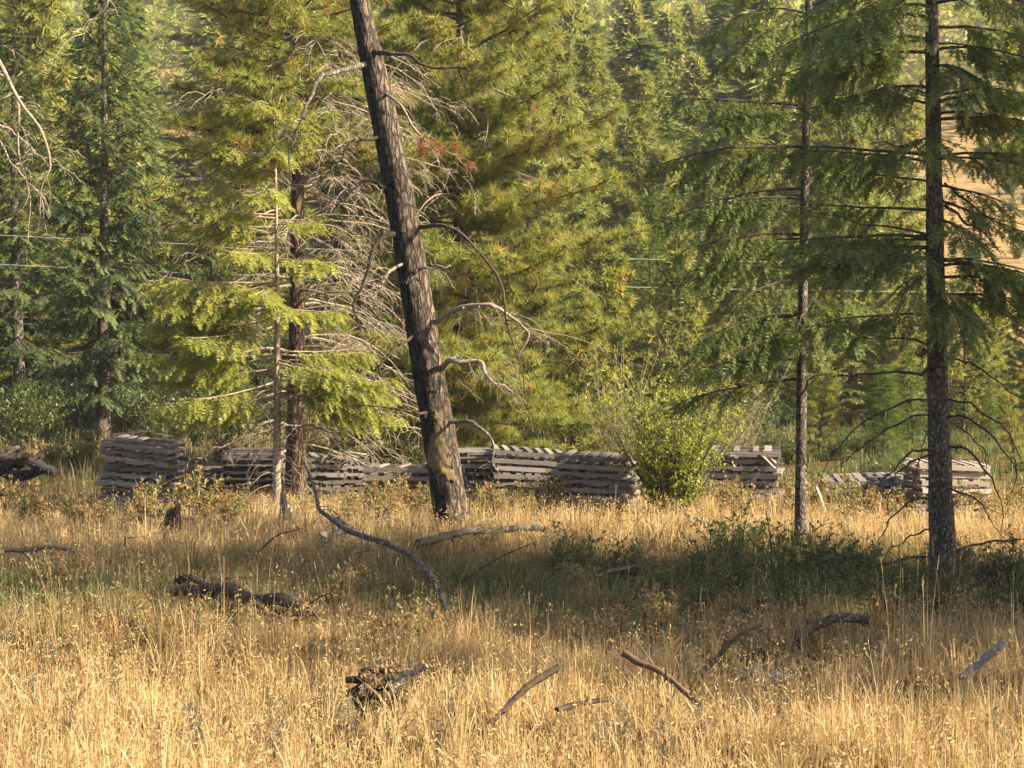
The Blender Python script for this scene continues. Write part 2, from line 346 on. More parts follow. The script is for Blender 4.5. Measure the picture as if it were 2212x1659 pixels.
def pine_tuft(n, wid, back=0.25):
    v, f = [], []
    for k in range(n):
        a = U(0, 2 * math.pi); t = math.acos(U(-back, 0.97)); l = U(0.75, 1.05)
        d = np.array([math.cos(t), math.sin(t) * math.cos(a), math.sin(t) * math.sin(a)])
        s = nrm(np.cross(d, [U(-1, 1), U(-1, 1), U(-1, 1)])) * wid
        o = np.array([U(-0.35, 0.12), 0, 0]); sag = np.array([0, 0, -0.10 * l])
        b = len(v); v += [o - s, o + s, o + d * l + sag]; f.append([b, b + 1, b + 2])
    return np.array(v), np.array(f)
def leaf_t(wid, fold=0.15):
    return np.array([[0, 0, 0], [0.45, wid, fold * wid], [1, 0, -0.08], [0.45, -wid, fold * wid]]), np.array([[0, 1, 2, 3]])
T_fir = [fir_twig(9, 0.050, 0.23, 0.5) for _ in range(5)]
T_fir_mid = [fir_twig(7, 0.085, 0.26) for _ in range(4)]
T_fir_far = [fir_twig(5, 0.16, 0.36) for _ in range(3)]
T_pine = [pine_tuft(42, 0.034) for _ in range(5)]
T_pine_mid = [pine_tuft(24, 0.085) for _ in range(4)]
T_pine_far = [pine_tuft(14, 0.17) for _ in range(3)]
T_leaf = [leaf_t(0.30), leaf_t(0.36, 0.4), leaf_t(0.26, -0.2)]

def walk(p0, az, L, e0, e1, n=6, wob=0.1):
    """a branch axis: from p0, heading az, elevation running from e0 to e1"""
    p = [np.asarray(p0, float)]; s = L / n; a = az
    for k in range(n):
        e = e0 + (e1 - e0) * (k + 0.5) / n + U(-wob, wob) * 0.6; a += U(-wob, wob)
        p.append(p[-1] + s * np.array([math.cos(e) * math.cos(a), math.cos(e) * math.sin(a), math.sin(e)]))
    return np.array(p)
def along(p, t):
    s = t * (len(p) - 1); i = min(int(s), len(p) - 2); return p[i] * (1 - (s - i)) + p[i + 1] * (s - i), nrm(p[i + 1] - p[i])

class Sprays:
    def __init__(s): s.p = []; s.d = []; s.u = []; s.s = []; s.t = []
    def add(s, p, d, u, sc, t): s.p.append(p); s.d.append(d); s.u.append(u); s.s.append(sc); s.t.append(t)
    def put(s, mb, temps, mat): inst(mb, temps, s.p, s.d, s.u, s.s, s.t, mat)

def trunk_mesh(H, r0, wob=0.08, sides=10, n=16, top=0.12, lean=(0, 0), flare=0.25, rough=0.05):
    z = np.linspace(-0.15, H, n); u = np.clip(z / H, 0, 1)
    ph = U(0, 6); x = wob * np.sin(u * 3.3 + ph) - wob * math.sin(ph) + lean[0] * u; y = wob * np.cos(u * 2.7 + ph) - wob * math.cos(ph) + lean[1] * u
    r = r0 * ((1 - u) * (1 - top) + top) * (1 + flare * np.exp(-np.clip(z, 0, None) / 0.35))
    c = np.stack([x, y, z], -1); m = MB()
    tube(m, c, r, sides, 0, 0.5, (lambda a, b: 1 + rng.normal(0, rough, (a, b))))
    return m, (lambda h: np.array([np.interp(h, z, x), np.interp(h, z, y), h])), (lambda h: float(np.interp(h, z, r)))

def pine_crown(ax, rad, H, cb, R, nb, tuft=0.19, temps=None, dens=1.0, squash=1.0, prof=None, brown=0.06, e_lo=-0.25, e_hi=0.75, azr=None, sec_sides=3):
    """whorled boughs that turn up at the ends, each carrying side shoots tipped with needle tufts"""
    W = MB(); S = Sprays(); prof = prof or (lambda u: (1 - u) ** 0.65 * min(1, (u + 0.2) / 0.4))
    for k in range(nb):
        u = (k + U(0, 1)) / nb; h = cb + (H - cb) * u; L = max(0.25, R * prof(u) * U(0.38, 1.18))
        az = k * 2.39996 + U(-.5, .5) if azr is None else U(*azr)
        e0 = e_lo + (e_hi - e_lo) * u + U(-.15, .15)
        p = walk(ax(h), az, L, e0 - 0.1, e0 + 0.4, 7, 0.12)
        r = 0.010 + 0.010 * L
        tube(W, p, np.linspace(r, 0.006, len(p)), 4, 0, 0.5, None, False)
        ns = max(3, int(L * 6.0 * dens)); bt = U(0, 1); base_t = U(0.3, 0.9)
        for q in range(ns):
            t = 0.22 + 0.78 * (q + U(0, .8)) / ns; t = min(t, 1.0)
            pp, d = along(p, t); a2 = math.atan2(d[1], d[0]) + (1 if q % 2 else -1) * U(0.5, 1.25)
            l2 = (0.18 + 0.34 * L * (1.05 - t)) * U(0.5, 1.1)
            pq = walk(pp, a2, l2, U(-.1, .3), U(.2, .7), 3, 0.15)
            tube(W, pq, np.linspace(0.007, 0.004, 4), sec_sides, 0, 0.5, None, False)
            for m in range(1 + int(l2 / 0.20)):
                o, dd = along(pq, 1.0 - m * 0.2 / max(l2, .2) * U(.7, 1.1) if m else 1.0)
                dv = nrm(dd + np.array([U(-.5, .5), U(-.5, .5), U(0.0, .7)]) * (1 if m else .5))
                tt = U(0.0, 0.22) if rng.random() < brown * (3.0 if m else 0.6) else np.clip(base_t + U(-.3, .3), .26, 1)
                S.add(o, dv, [U(-1, 1), U(-1, 1), 1], tuft * U(.75, 1.15), tt)
        o, dd = along(p, 1.0); S.add(o, dd, [0, 0, 1], tuft * 1.1, base_t)
    S.put(W, temps or T_pine, 1)
    return W

def bough(W, S, p0, az, L, e0, e1, droop=0.0, bare=0.2, sec=0.12, ter=0.10, twig=0.17, base_t=0.5, r=None, hang=0.0, wob=0.10, n=8, width=0.42, skip=0.12):
    """one flat fir bough: axis, side shoots, and short needled twigs on every shoot"""
    p = walk(p0, az, L, e0, e1, n, wob); r = r or 0.007 + 0.009 * L
    tube(W, p, np.linspace(r, 0.004, len(p)), 5, 0, 0.5, None, False)
    ns = max(2, int(L * (1 - bare) / sec))
    for q in range(ns):
        t = bare + (1 - bare) * (q + U(0, .7)) / ns
        pp, d = along(p, min(t, 1)); a0 = math.atan2(d[1], d[0]); el = math.asin(np.clip(d[2], -1, 1))
        for s in (-1, 1):
            if rng.random() < skip: continue
            l2 = (0.10 + width * L * max(0, 1 - t) ** 0.8 * min(1, 0.4 + t * 1.4)) * U(0.6, 1.15)
            pq = walk(pp, a0 + s * U(0.7, 1.15), l2, el * 0.5 - droop * U(.3, 1), el * .5 - droop * U(1.0, 2.2), 3, 0.12)
            tube(W, pq, np.linspace(0.005, 0.002, 4), 3, 0, 0.5, None, False)
            nt_ = max(1, int(l2 / ter))
            for m in range(nt_):
                o, dd = along(pq, (m + 0.6) / nt_); side = np.cross(dd, [0, 0, 1.0])
                for s2 in (-1, 1):
                    dv = nrm(dd + side * s2 * U(.5, .9) + np.array([0, 0, -hang * U(.3, 1.3)]) + rng.normal(0, .08, 3))
                    S.add(o, dv, [U(-.3, .3), U(-.3, .3), 1], twig * U(.6, 1.1) * (1 - .35 * m / nt_), np.clip(base_t + U(-.2, .2), 0, 1))
            o, dd = along(pq, 1.0); S.add(o, nrm(dd + np.array([0, 0, -hang * .6])), [0, 0, 1], twig * U(.8, 1.1), np.clip(base_t + U(0, .35), 0, 1))
    o, dd = along(p, 1.0); S.add(o, dd, [0, 0, 1], twig, base_t)
    return p

def fir_crown(ax, rad, H, cb, R, nb, temps, sec=0.16, ter=0.13, twig=0.20, droop=0.15, hang=0.2, e_lo=-0.35, e_hi=0.6, up=0.25, prof=None, bare=0.15, azs=None, width=0.42, tb=(0.25, 0.9)):
    W = MB(); S = Sprays(); prof = prof or (lambda u: (1 - u) ** 0.85)
    for k in range(nb):
        u = ((k + U(0, 1)) / nb) ** 0.9; h = cb + (H - cb) * u; L = max(0.2, R * prof(u) * U(0.65, 1.1))
        az = azs[k % len(azs)] + U(-.4, .4) if azs else k * 2.39996 + U(-.5, .5)
        e0 = e_lo + (e_hi - e_lo) * u + U(-.12, .12)
        bough(W, S, ax(h), az, L, e0, e0 + up + U(-.15, .15), droop, bare, sec, ter, twig, U(*tb), None, hang, 0.10, 6, width)
    S.put(W, temps, 1); return W

def dead_twigs(W, p, n, l, r=0.006, droop=0.6, levels=1, mat=0, curl=0.35, t0=0.15, up=False):
    """thin curling twigs along a bare branch"""
    for q in range(n):
        o, d = along(p, U(t0, 1)); a = math.atan2(d[1], d[0]) + U(-1.6, 1.6); ll = l * U(.35, 1.2)
        e0 = U(-.6, .5); e1 = (-droop - U(0, .6)) if not up else U(.2, 1.0)
        pq = walk(o, a, ll, e0, e1, 4, curl)
        tube(W, pq, np.linspace(r, r * .4, 5), 3, mat, 0.5, None, False)
        if levels > 1: dead_twigs(W, pq, 2 + int(rng.integers(0, 3)), ll * .5, r * .65, droop, levels - 1, mat, curl, .2, up)

def dead_crown(ax, rad, h0, h1, n, L, r=0.022, twigs=9, tl=0.55, droop=0.7, azs=None, e0=0.1, e1=-.7, levels=2, tr=0.006):
    W = MB()
    for k in range(n):
        h = h0 + (h1 - h0) * (k + U(0, 1)) / n; l = L * U(.45, 1.1)
        az = k * 2.39996 + U(-.6, .6) if azs is None else azs[k % len(azs)] + U(-.5, .5)
        p = walk(ax(h), az, l, e0 + U(-.3, .4), e1 + U(-.4, .4), 8, 0.16)
        tube(W, p, np.linspace(r * (.6 + .5 * l / L), .004, 9), 4, 0, 0.5, None, False)
        if twigs: dead_twigs(W, p, int(twigs * U(.6, 1.3)), tl, tr, droop, levels)
    return W

def plant_tree(name, label, cat, loc, parts, rz=0.0, group=None, scale=1.0):
    """parts: (part name, mesh datablock) - meshes may be shared with other trees"""
    t = thing(name, label, cat, loc, rz, group, scale)
    for nm, me in parts: link(nm, me, t)
    return t

# ------------------------------------------------------------------ the leaning scorched pine
def px_curve(pts, n=18):
    return spline([P(*q) for q in pts], n)
YA = 33.7
base = G(985, YA)
t_ = thing('leaning_pine', 'leaning scorched pine trunk with dead limbs and a yellow stripped bark scar', 'pine tree', base)
cl = px_curve([(987, 1200, YA), (975, 1120, YA), (958, 1000, YA), (942, 900, YA), (918, 760, YA), (895, 610, YA), (866, 440, YA), (838, 300, YA), (812, 170, YA), (788, 60, YA), (765, -60, YA), (725, -300, YA), (690, -600, YA)], 90) - base
rw = np.interp(np.linspace(0, 1, 90), [0, .04, .12, .25, .5, .65, 1], np.array([49, 39, 37, 35, 31, 27, 12]) / FPX * YA)
SID = 40
ang = np.linspace(0, 2 * np.pi, SID, endpoint=False)
ridge = sum(a * np.sin(ang * k + ph) for k, a, ph in ((9, .020, 1), (14, .018, 2.2), (5, .02, .3)))
def rough_leaning(n, s):
    zz = np.arange(n)[:, None]; r = 1 + ridge[None] * np.cos(zz * .31) + 0.022 * np.sin(ang[None] * 11 + zz * .8) + rng.normal(0, .014, (n, s)); return r
LEAN_RR = rw[:, None] * rough_leaning(90, SID)
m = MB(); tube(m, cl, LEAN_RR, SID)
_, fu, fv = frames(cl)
# dark side: left-facing faces get black bark, char and shade in one colour
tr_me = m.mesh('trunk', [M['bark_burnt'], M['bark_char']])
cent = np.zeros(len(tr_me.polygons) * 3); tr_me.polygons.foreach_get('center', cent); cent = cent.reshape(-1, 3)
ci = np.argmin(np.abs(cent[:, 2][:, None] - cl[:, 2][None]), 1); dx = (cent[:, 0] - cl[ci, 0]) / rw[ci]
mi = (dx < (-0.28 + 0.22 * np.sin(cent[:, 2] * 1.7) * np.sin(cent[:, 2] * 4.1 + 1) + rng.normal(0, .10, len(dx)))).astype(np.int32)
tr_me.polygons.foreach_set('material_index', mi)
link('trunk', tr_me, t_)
# stripped patch: a shell a few millimetres proud of the bark
def scar():
    mm = MB(); vs_, fs = [], []
    th = np.linspace(-math.pi, 0, 90)             # camera-facing half, measured so that -90 degrees faces the camera
    hs = np.linspace(P(0, 1062, YA)[2] - base[2], P(0, 868, YA)[2] - base[2], 110)
    blobs = [(940, 897, 15, 22), (950, 925, 17, 22), (938, 950, 16, 16), (956, 965, 20, 26), (948, 995, 26, 24), (962, 1018, 28, 20), (975, 1034, 12, 14), (934, 985, 12, 25)]
    idx = -np.ones((110, 90), int)
    for a, h in enumerate(hs):
        k = int(np.argmin(np.abs(cl[:, 2] - h))); c = np.array([np.interp(h, cl[:, 2], cl[:, 0]), np.interp(h, cl[:, 2], cl[:, 1])]); r = float(np.interp(h, cl[:, 2], rw))
        for b, t in enumerate(th):
            pos = np.array([c[0] + math.cos(t) * r, c[1] + math.sin(t) * r, h]); wp = pos + base
            px = CX + FPX * wp[0] / wp[1]; py = HOR + FPX * (CAMH - wp[2]) / wp[1]
            f = sum(math.exp(-(((px - bx_) / rx) ** 2 + ((py - by_) / ry) ** 2)) for bx_, by_, rx, ry in blobs)
            f += 0.16 * math.sin(px * .9) * math.sin(py * .45 + px * .3) + 0.12 * math.sin(px * .33 + py * .21) + 0.14 * math.sin(py * .23 + 2) * math.sin(px * .5 + 1)
            knot = math.exp(-(((px - 968) / 9) ** 2 + ((py - 1012) / 5) ** 2))
            if f > 0.55:
                s_ = min(1, max(0, (f - .84) / .26)); s_ = s_ * s_ * (3 - 2 * s_); e = -.030 + .058 * s_ + .004 * math.sin(px * .37) * math.cos(py * .21) - .045 * knot
                idx[a, b] = len(vs_); vs_.append([c[0] + math.cos(t) * (r + e), c[1] + math.sin(t) * (r + e), h])
    for a in range(109):
        for b in range(89):
            q = [idx[a, b], idx[a, b + 1], idx[a + 1, b + 1], idx[a + 1, b]]
            if min(q) >= 0: fs.append(q)
    mm.add(vs_, fs, 0, .5, True); return mm
o = scar().build('stripped_scar', M['bare_wood'], t_); tag(o, 'yellow bare wood where the bark is stripped off')
def dead_limb(parent, org, pts, r, twigs=6, tl=.45, droop=.8, mat='twig_dead', n=18, tip=.005, lev=2, tr=.006, sides=7, needles=None, name='dead_limb'):
    p = px_curve(pts, n); kk = spline(rng.normal(0, min(.045, r * .85), (8, 3)) * [1, 1, 1], n); kk[:2] *= .2; p = p + kk + rng.normal(0, .007, p.shape); W = MB()
    tube(W, p - org, np.linspace(r, tip, n) * (1 + rng.normal(0, .08, n)), sides)
    for _ in range(int(3 + 40 * r)):
        q, d = along(p - org, U(.12, .85)); sv = nrm(np.cross(d, [U(-1, 1), U(-1, 1), U(-1, 1)])); l_ = r * U(1.2, 3.5); tube(W, [q, q + sv * l_ * .6, q + sv * l_ + d * l_ * .3], [r * .42, r * .3, r * .12], 5)
    if twigs: dead_twigs(W, p - org, twigs, tl, tr, droop, lev)
    mats = [M[mat]]
    if needles:
        S = Sprays()
        for _ in range(needles):
            q, d = along(p - org, U(.5, 1)); S.add(q + rng.normal(0, .16, 3) + [0, 0, -.12], [U(-.6, .6), U(-.6, .6), -1], [1, 0, .2], U(.12, .2), U(0, 1))
        S.put(W, T_pine, 1); mats.append(M['dead_needle'])
    return W.build(name, mats, parent)
Y = YA
LIMBS = [
    ([(950, 800, Y), (977, 781, Y - .3), (1020, 786, Y - .5), (1057, 805, Y - .6), (1080, 830, Y - .7), (1104, 850, Y - .8)], .052, 16, .8, 'twig_dead', .015),
    ([(930, 700, Y), (975, 682, Y - .2), (1014, 668, Y - .4), (1070, 668, Y - .5), (1100, 685, Y - .5), (1140, 708, Y - .6), (1139, 733, Y - .6), (1125, 761, Y - .6)], .046, 17, .85, 'twig_dead', .008),
    ([(900, 492, Y), (937, 487, Y - .3), (970, 493, Y - .5), (1004, 510, Y - .6), (1037, 547, Y - .7), (1074, 610, Y - .8), (1095, 673, Y - .9), (1114, 746, Y - .9), (1125, 813, Y - .9), (1129, 870, Y - .9)], .036, 11, .55, 'twig', .006),
    ([(960, 915, Y), (982, 906, Y - .3), (1020, 910, Y - .5), (1044, 933, Y - .6), (1065, 970, Y - .6), (1070, 996, Y - .6), (1079, 1020, Y - .6)], .035, 3, .35, 'log_grey', .01),
    ([(885, 586, Y), (905, 580, Y - .4), (940, 574, Y - .6), (972, 576, Y - .7)], .038, 9, .5, 'twig_dead', .010),
    ([(890, 560, Y), (854, 576, Y - .3), (824, 613, Y - .5), (800, 645, Y - .6)], .032, 10, .5, 'twig_dead', .008),
    ([(905, 725, Y), (880, 735, Y - .3), (850, 750, Y - .4), (820, 793, Y - .5), (807, 822, Y - .5)], .034, 5, .4, 'twig', .008),
    ([(830, 290, Y), (797, 300, Y - .2), (764, 310, Y - .3), (737, 337, Y - .4), (715, 372, Y - .4)], .036, 6, .5, 'twig', .008),
    ([(850, 405, Y), (817, 400, Y - .2), (774, 400, Y - .3), (740, 430, Y - .4), (720, 470, Y - .4)], .040, 6, .5, 'twig', .008),
    ([(870, 500, Y), (843, 513, Y - .3), (815, 525, Y - .4), (795, 565, Y - .5), (778, 620, Y - .5), (770, 660, Y - .5), (775, 716, Y - .5)], .050, 5, .4, 'twig', .012),
    ([(800, 140, Y), (767, 140, Y - .3), (737, 142, Y - .4), (697, 167, Y - .6), (667, 220, Y - .7), (643, 283, Y - .7), (627, 333, Y - .7), (630, 417, Y - .7)], .050, 8, .6, 'log_grey', .008),
    ([(800, 108, Y), (824, 113, Y - .3), (870, 117, Y - .4), (904, 133, Y - .4), (970, 153, Y - .5), (1004, 152, Y - .6), (1037, 137, Y - .6)], .042, 6, .5, 'twig_dark', .008),
    ([(940, 915, Y), (905, 890, Y - .3), (860, 885, Y - .4), (800, 880, Y - .5), (770, 872, Y - .5)], .03, 5, .4, 'twig', .006),
]
for pts, r, tw, tl, mt, tip in LIMBS: dead_limb(t_, base, pts, r, tw, tl, .8, mt, 18, tip)
o = dead_limb(t_, base, [(830, 200, Y), (850, 217, Y - .4), (887, 267, Y - .5), (924, 307, Y - .6), (970, 330, Y - .6), (1000, 340, Y - .6)], .025, 8, .5, .9, 'twig_dead', 16, .006, needles=15)
tag(o, 'dead limb with rusty orange needles')
# its living top, above the frame
axl = lambda h: np.array([np.interp(h, cl[:, 2], cl[:, 0]), np.interp(h, cl[:, 2], cl[:, 1]), h])
pine_crown(axl, None, float(cl[-1, 2]), 10.2, 2.0, 26, .2, T_pine_mid, .8).build('crown', [M['twig'], M['pine']], t_)

# ------------------------------------------------------------------ the two drooping firs in the shade
def zpx(py, Y): return CAMH - (py - HOR) / FPX * Y
YH = 27.9
loc = G(2041, YH)
t_ = thing('drooping_fir', 'thick straight fir trunk with drooping dark boughs and arching bare lower limbs', 'fir tree', loc)
tm, axh, rh = trunk_mesh(12.5, .162, .05, 22, 60, .12, (-.35, 0), .22, .035); tm.build('trunk', M['bark_fir'], t_)
W = MB(); S = Sprays()
def hb(py, az, L, e0, e1, droop=.42, bare=.18, hang=.45, Y=YH, ax=axh, width=.50, twig=.23, bt=None):
    bough(W, S, ax(zpx(py, Y) - 0.0), az, L, e0, e1, droop * U(.7, 1.4), bare, .125, .095, twig, U(.2, .95) if bt is None else bt, None, hang * U(.6, 1.5), .13, 8, width * U(.75, 1.15), .18)
PI = math.pi
for py, az, L, e0, e1 in [(40, PI, 1.9, .15, -.6), (85, PI * .9, 1.7, -.1, -.5), (115, PI * 1.08, 2.2, .1, -.45), (60, .1, 1.7, .1, -.5), (110, -.3, 1.5, .1, -.5), (10, -.5, 1.9, .2, -.6), (20, PI * 1.25, 1.8, .1, -.7),
        (190, PI * 1.05, 1.6, .0, -.4), (225, .15, 1.4, .35, -.3), (228, PI * .97, 1.3, .25, -.1), (260, .5, 1.6, .2, -.4), (335, PI * 1.02, 1.9, .15, .0), (340, .1, 1.5, .1, -.25), (345, -.4, 1.3, .1, -.4), (395, PI * .95, 1.2, .2, .1),
        (400, .4, 1.4, -.1, -.3), (455, PI, 1.7, .05, .1), (430, -.05, 1.3, -.3, -.4), (510, PI * 1.03, 2.0, .05, -.15), (540, PI * 1.2, 1.5, .1, -.5), (560, 0.0, 1.5, .1, -.5), (575, -.5, 1.6, .1, -.6), (590, PI * 1.35, 1.4, .1, -.7), (560, PI * .95, 1.9, .15, -.35),
        (600, -.15, 1.6, .15, -.55), (625, PI * 1.55, 1.2, .0, -.9), (650, -PI * .42, 1.3, .05, -.9), (640, .3, 1.5, .1, -.4), (680, PI * 1.05, 1.6, .1, -.3), (150, -PI * .45, 1.3, .1, -.9), (300, PI * 1.4, 1.1, .1, -.7), (480, -PI * .35, 1.0, .0, -.7)]:
    hb(py, az + U(-.1, .1), L * U(1.0, 1.15), e0, e1)
    if rng.random() < .5: hb(py + U(-25, 25), az + U(-.5, .5), L * U(.6, .95), e0, e1)
for k in range(22):
    u = k / 22; hb(-10 - 700 * u, k * 2.4, 2.0 * (1 - u) + .3, .1 + .4 * u, -.4 + .5 * u, .4, .2, .6)
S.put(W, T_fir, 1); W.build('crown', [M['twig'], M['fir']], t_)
for pts, r in [([(2030, 865, 29), (1968, 863, 28.6), (1908, 890, 28.4), (1848, 926, 28.2), (1802, 976, 28), (1775, 1043, 28)], .018),
               ([(2030, 897, 29), (1958, 903, 28.5), (1892, 943, 28.3), (1842, 980, 28.2), (1805, 1016, 28.2)], .016),
               ([(2030, 970, 29), (1975, 973, 28.6), (1935, 1003, 28.4), (1902, 1046, 28.2), (1882, 1105, 28.2)], .020),
               ([(2030, 978, 29), (1972, 996, 28.7), (1938, 1020, 28.5), (1925, 1055, 28.4), (1918, 1110, 28.4)], .016),
               ([(2028, 915, 29), (2010, 926, 28.4), (1992, 980, 28.1), (1972, 1053, 28)], .014),
               ([(2040, 865, 29), (2092, 868, 28.7), (2142, 900, 28.5), (2182, 946, 28.4), (2208, 1003, 28.4)], .017),
               ([(2040, 898, 29), (2092, 906, 28.6), (2142, 940, 28.4), (2175, 983, 28.3), (2198, 1030, 28.2), (2182, 1070, 28.2)], .017),
               ([(2040, 963, 29), (2092, 972, 28.6), (2128, 1010, 28.4), (2150, 1050, 28.3), (2164, 1105, 28.2), (2160, 1150, 28.2)], .018),
               ([(2040, 905, 29), (2100, 945, 29.4), (2130, 985, 29.6), (2128, 1030, 29.7)], .012),
               ([(2040, 770, 29), (2092, 785, 28.8), (2140, 812, 28.6), (2184, 846, 28.5), (2230, 890, 28.4)], .016),
               ([(2030, 802, 29), (1990, 799, 28.8), (1925, 801, 28.6), (1835, 808, 28.5), (1765, 810, 28.4)], .026),
               ([(2030, 748, 29), (1990, 743, 28.8), (1942, 736, 28.6), (1875, 731, 28.4), (1835, 736, 28.3)], .022),
               ([(2020, 750, 29), (1995, 756, 28.7), (1980, 766, 28.5)], .03),
               ([(2030, 1072, 29), (1985, 1078, 28.6), (1950, 1092, 28.4), (1915, 1130, 28.2), (1890, 1175, 28.1)], .02),
               ([(2040, 1055, 29), (2095, 1070, 28.5), (2130, 1100, 28.3), (2165, 1160, 28.1)], .016),
               ([(2030, 505, 29), (1975, 500, 28.8), (1900, 488, 28.6), (1800, 470, 28.4), (1745, 462, 28.3)], .022),
               ([(2030, 330, 29), (1985, 322, 28.7), (1930, 312, 28.5), (1880, 300, 28.4)], .022),
               ([(2040, 442, 29), (2075, 470, 28.8), (2120, 500, 28.6), (2160, 545, 28.5)], .024),
               ([(2040, 395, 29), (2080, 430, 28.8), (2140, 470, 28.6), (2225, 482, 28.5)], .018),
               ([(2040, 230, 29), (2075, 218, 28.8), (2115, 203, 28.7)], .022),
               ([(2025, 1140, 29), (1975, 1155, 28.4), (1935, 1180, 28.2), (1905, 1210, 28)], .015)]:
    dead_limb(t_, loc, [(q[0], q[1], q[2] - 1.1) for q in pts], r, 3, .30, .7, 'twig_dark', 16, .004, 1, .004, 6)

YI = 30.8
loc = G(1731, YI)
t_ = thing('slender_fir', 'slender dark fir with drooping feathery boughs behind the thick fir', 'fir tree', loc)
tm, axi, ri = trunk_mesh(10.5, .082, .04, 14, 40, .40, (.05, 0), .25, .03); tm.build('trunk', M['bark_fir'], t_)
W = MB(); S = Sprays()
for py, az, L, e0, e1 in [(45, PI, 1.5, .3, -.7), (60, 0, 1.0, .2, -.6), (75, PI * 1.1, 1.3, .2, -.8), (115, PI * .95, 1.4, .5, -1.0), (110, .1, 1.2, .45, -1.0), 
        (240, PI, 1.8, .05, .05), (245, .2, 1.1, .0, -.3), (262, PI * 1.12, 1.6, .2, -.5), (330, PI * .98, 1.9, .1, -.35), (345, PI * 1.08, 1.7, .0, -.45), (360, .25, 1.1, -.1, -.4), (420, PI, 1.6, .1, -.45), (440, PI * 1.05, 1.9, .0, -.3), (470, -.2, .9, .0, -.3),
        (520, PI * .97, 1.8, .05, -.35), (560, PI * 1.1, 1.9, .0, -.4), (590, PI, 1.7, .1, -.4), (620, PI * 1.25, 1.4, .1, -.7), (640, .1, .9, .0, -.5), (690, PI * 1.02, 1.5, .1, -.6), (710, PI * 1.5, 1.1, .1, -.9), (715, -.3, .9, .1, -.7), (725, PI * 1.2, 1.4, .0, -.7), (745, PI * .95, 1.7, .0, -.35), (700, PI * .8, 1.2, .1, -.4), (790, PI * 1.05, 1.6, .0, -.25), (830, PI, 1.5, -.1, -.25)]:
    bough(W, S, axi(zpx(py, YI)), az + U(-.1, .1), L * U(1.0, 1.2), e0, e1, .42 * U(.7, 1.4), .15, .12, .095, .22, U(.2, .95), None, .5 * U(.6, 1.5), .13, 8, .48 * U(.75, 1.15), .16)
    if rng.random() < .5: bough(W, S, axi(zpx(py + U(-20, 20), YI)), az + U(-.3, .3), L * U(.6, .9), e0, e1, .40, .15, .12, .095, .22, U(.3, .8), None, .45, .1, 8, .50)
for k in range(22):
    u = k / 22; bough(W, S, axi(min(10.4, zpx(-10 - 380 * u, YI))), k * 2.4, 1.3 * (1 - u) + .25, .2 + .4 * u, -.4 + .5 * u, .4, .2, .14, .11, .19, U(.3, .8), None, .6, .1, 6, .36)
S.put(W, T_fir, 1); W.build('crown', [M['twig'], M['fir']], t_)
for pts, r in [([(1731, 860, YI), (1745, 820, YI - .3), (1770, 810, YI - .4), (1800, 808, YI - .5)], .014), ([(1731, 470, YI), (1780, 470, YI - .2), (1850, 490, YI - .3), (1920, 505, YI - .4)], .012),
               ([(1731, 965, YI), (1738, 1000, YI - .3), (1752, 1025, YI - .4)], .022), ([(1731, 80, YI), (1700, 110, YI - .3), (1650, 150, YI - .5), (1638, 215, YI - .6)], .014), ([(1731, 75, YI), (1770, 95, YI - .3), (1800, 120, YI - .4), (1815, 140, YI - .4)], .013)]:
    dead_limb(t_, loc, pts, r, 3, .3, .7, 'twig_dark', 14, .005, 1, .004, 6)

# ------------------------------------------------------------------ the young sunlit fir and the bare-skirted pine behind it
YD = 37.5
loc = G(597, YD)
t_ = thing('young_fir', 'young fir with thin pale trunk and sunlit yellow-green sprays', 'fir tree', loc)
tm, axd, rd = trunk_mesh(7.0, .078, .04, 12, 36, .12, (-.08, 0), .2, .04); tm.build('trunk', M['bark_thin'], t_)
W = MB(); S = Sprays()
for py, az, L, e0, e1 in [(250, PI, .8, .4, .2), (300, .2, .7, .3, .1), (340, PI * 1.1, 1.0, .3, .1), (370, PI * .9, 1.1, .2, .3), (430, PI, 1.5, .1, .45), (460, PI * 1.08, 1.4, .0, .3), (500, PI * .97, 1.5, -.05, .3), (480, -.3, .8, .0, .1), (540, PI * 1.25, 1.3, -.1, .1),
        (610, PI * 1.02, 2.1, -.1, .2), (640, PI * .96, 1.9, -.15, .2), (650, PI * 1.12, 1.9, -.1, .05), (680, PI, 2.1, -.25, .15), (700, PI * 1.22, 1.7, -.2, .0), (660, -.1, 1.0, -.2, .1), 
        (760, PI * 1.03, 2.2, -.15, .12), (790, PI * .97, 2.0, -.2, .1), (760, .0, 1.6, -.1, .15), (800, -.12, 1.9, -.25, .1), (830, .08, 2.0, -.2, .05), (780, -.4, 1.5, -.2, .0), (820, PI * 1.15, 1.9, -.3, -.05), (850, PI, 1.6, -.3, -.05), (850, -.05, 2.0, -.2, -.1), (235, PI * 1.4, .7, .2, .0), (270, -.6, .7, .2, .1), (225, PI * .9, .8, .3, .2), (330, -PI * .45, .8, .1, -.1), (420, PI * 1.4, .9, .0, -.1), (618, PI * 1.42, .9, -.1, -.2), (650, -PI * .4, .9, -.1, -.2), (560, -.2, .9, -.1, .1)]:
    bough(W, S, axd(zpx(py, YD)), az + U(-.08, .08), L * U(.98, 1.1), e0, e1, .40, .22, .10, .09, .25, U(.35, .9), None, .35, .08, 8, .46)
    bough(W, S, axd(zpx(py + U(-15, 15), YD)), az + U(-.35, .35), L * U(.7, .95), e0, e1, .40, .25, .11, .09, .24, U(.35, .9), None, .35, .08, 8, .46)
S.put(W, T_fir, 1); W.build('crown', [M['bark_thin'], M['fir_sunlit']], t_)
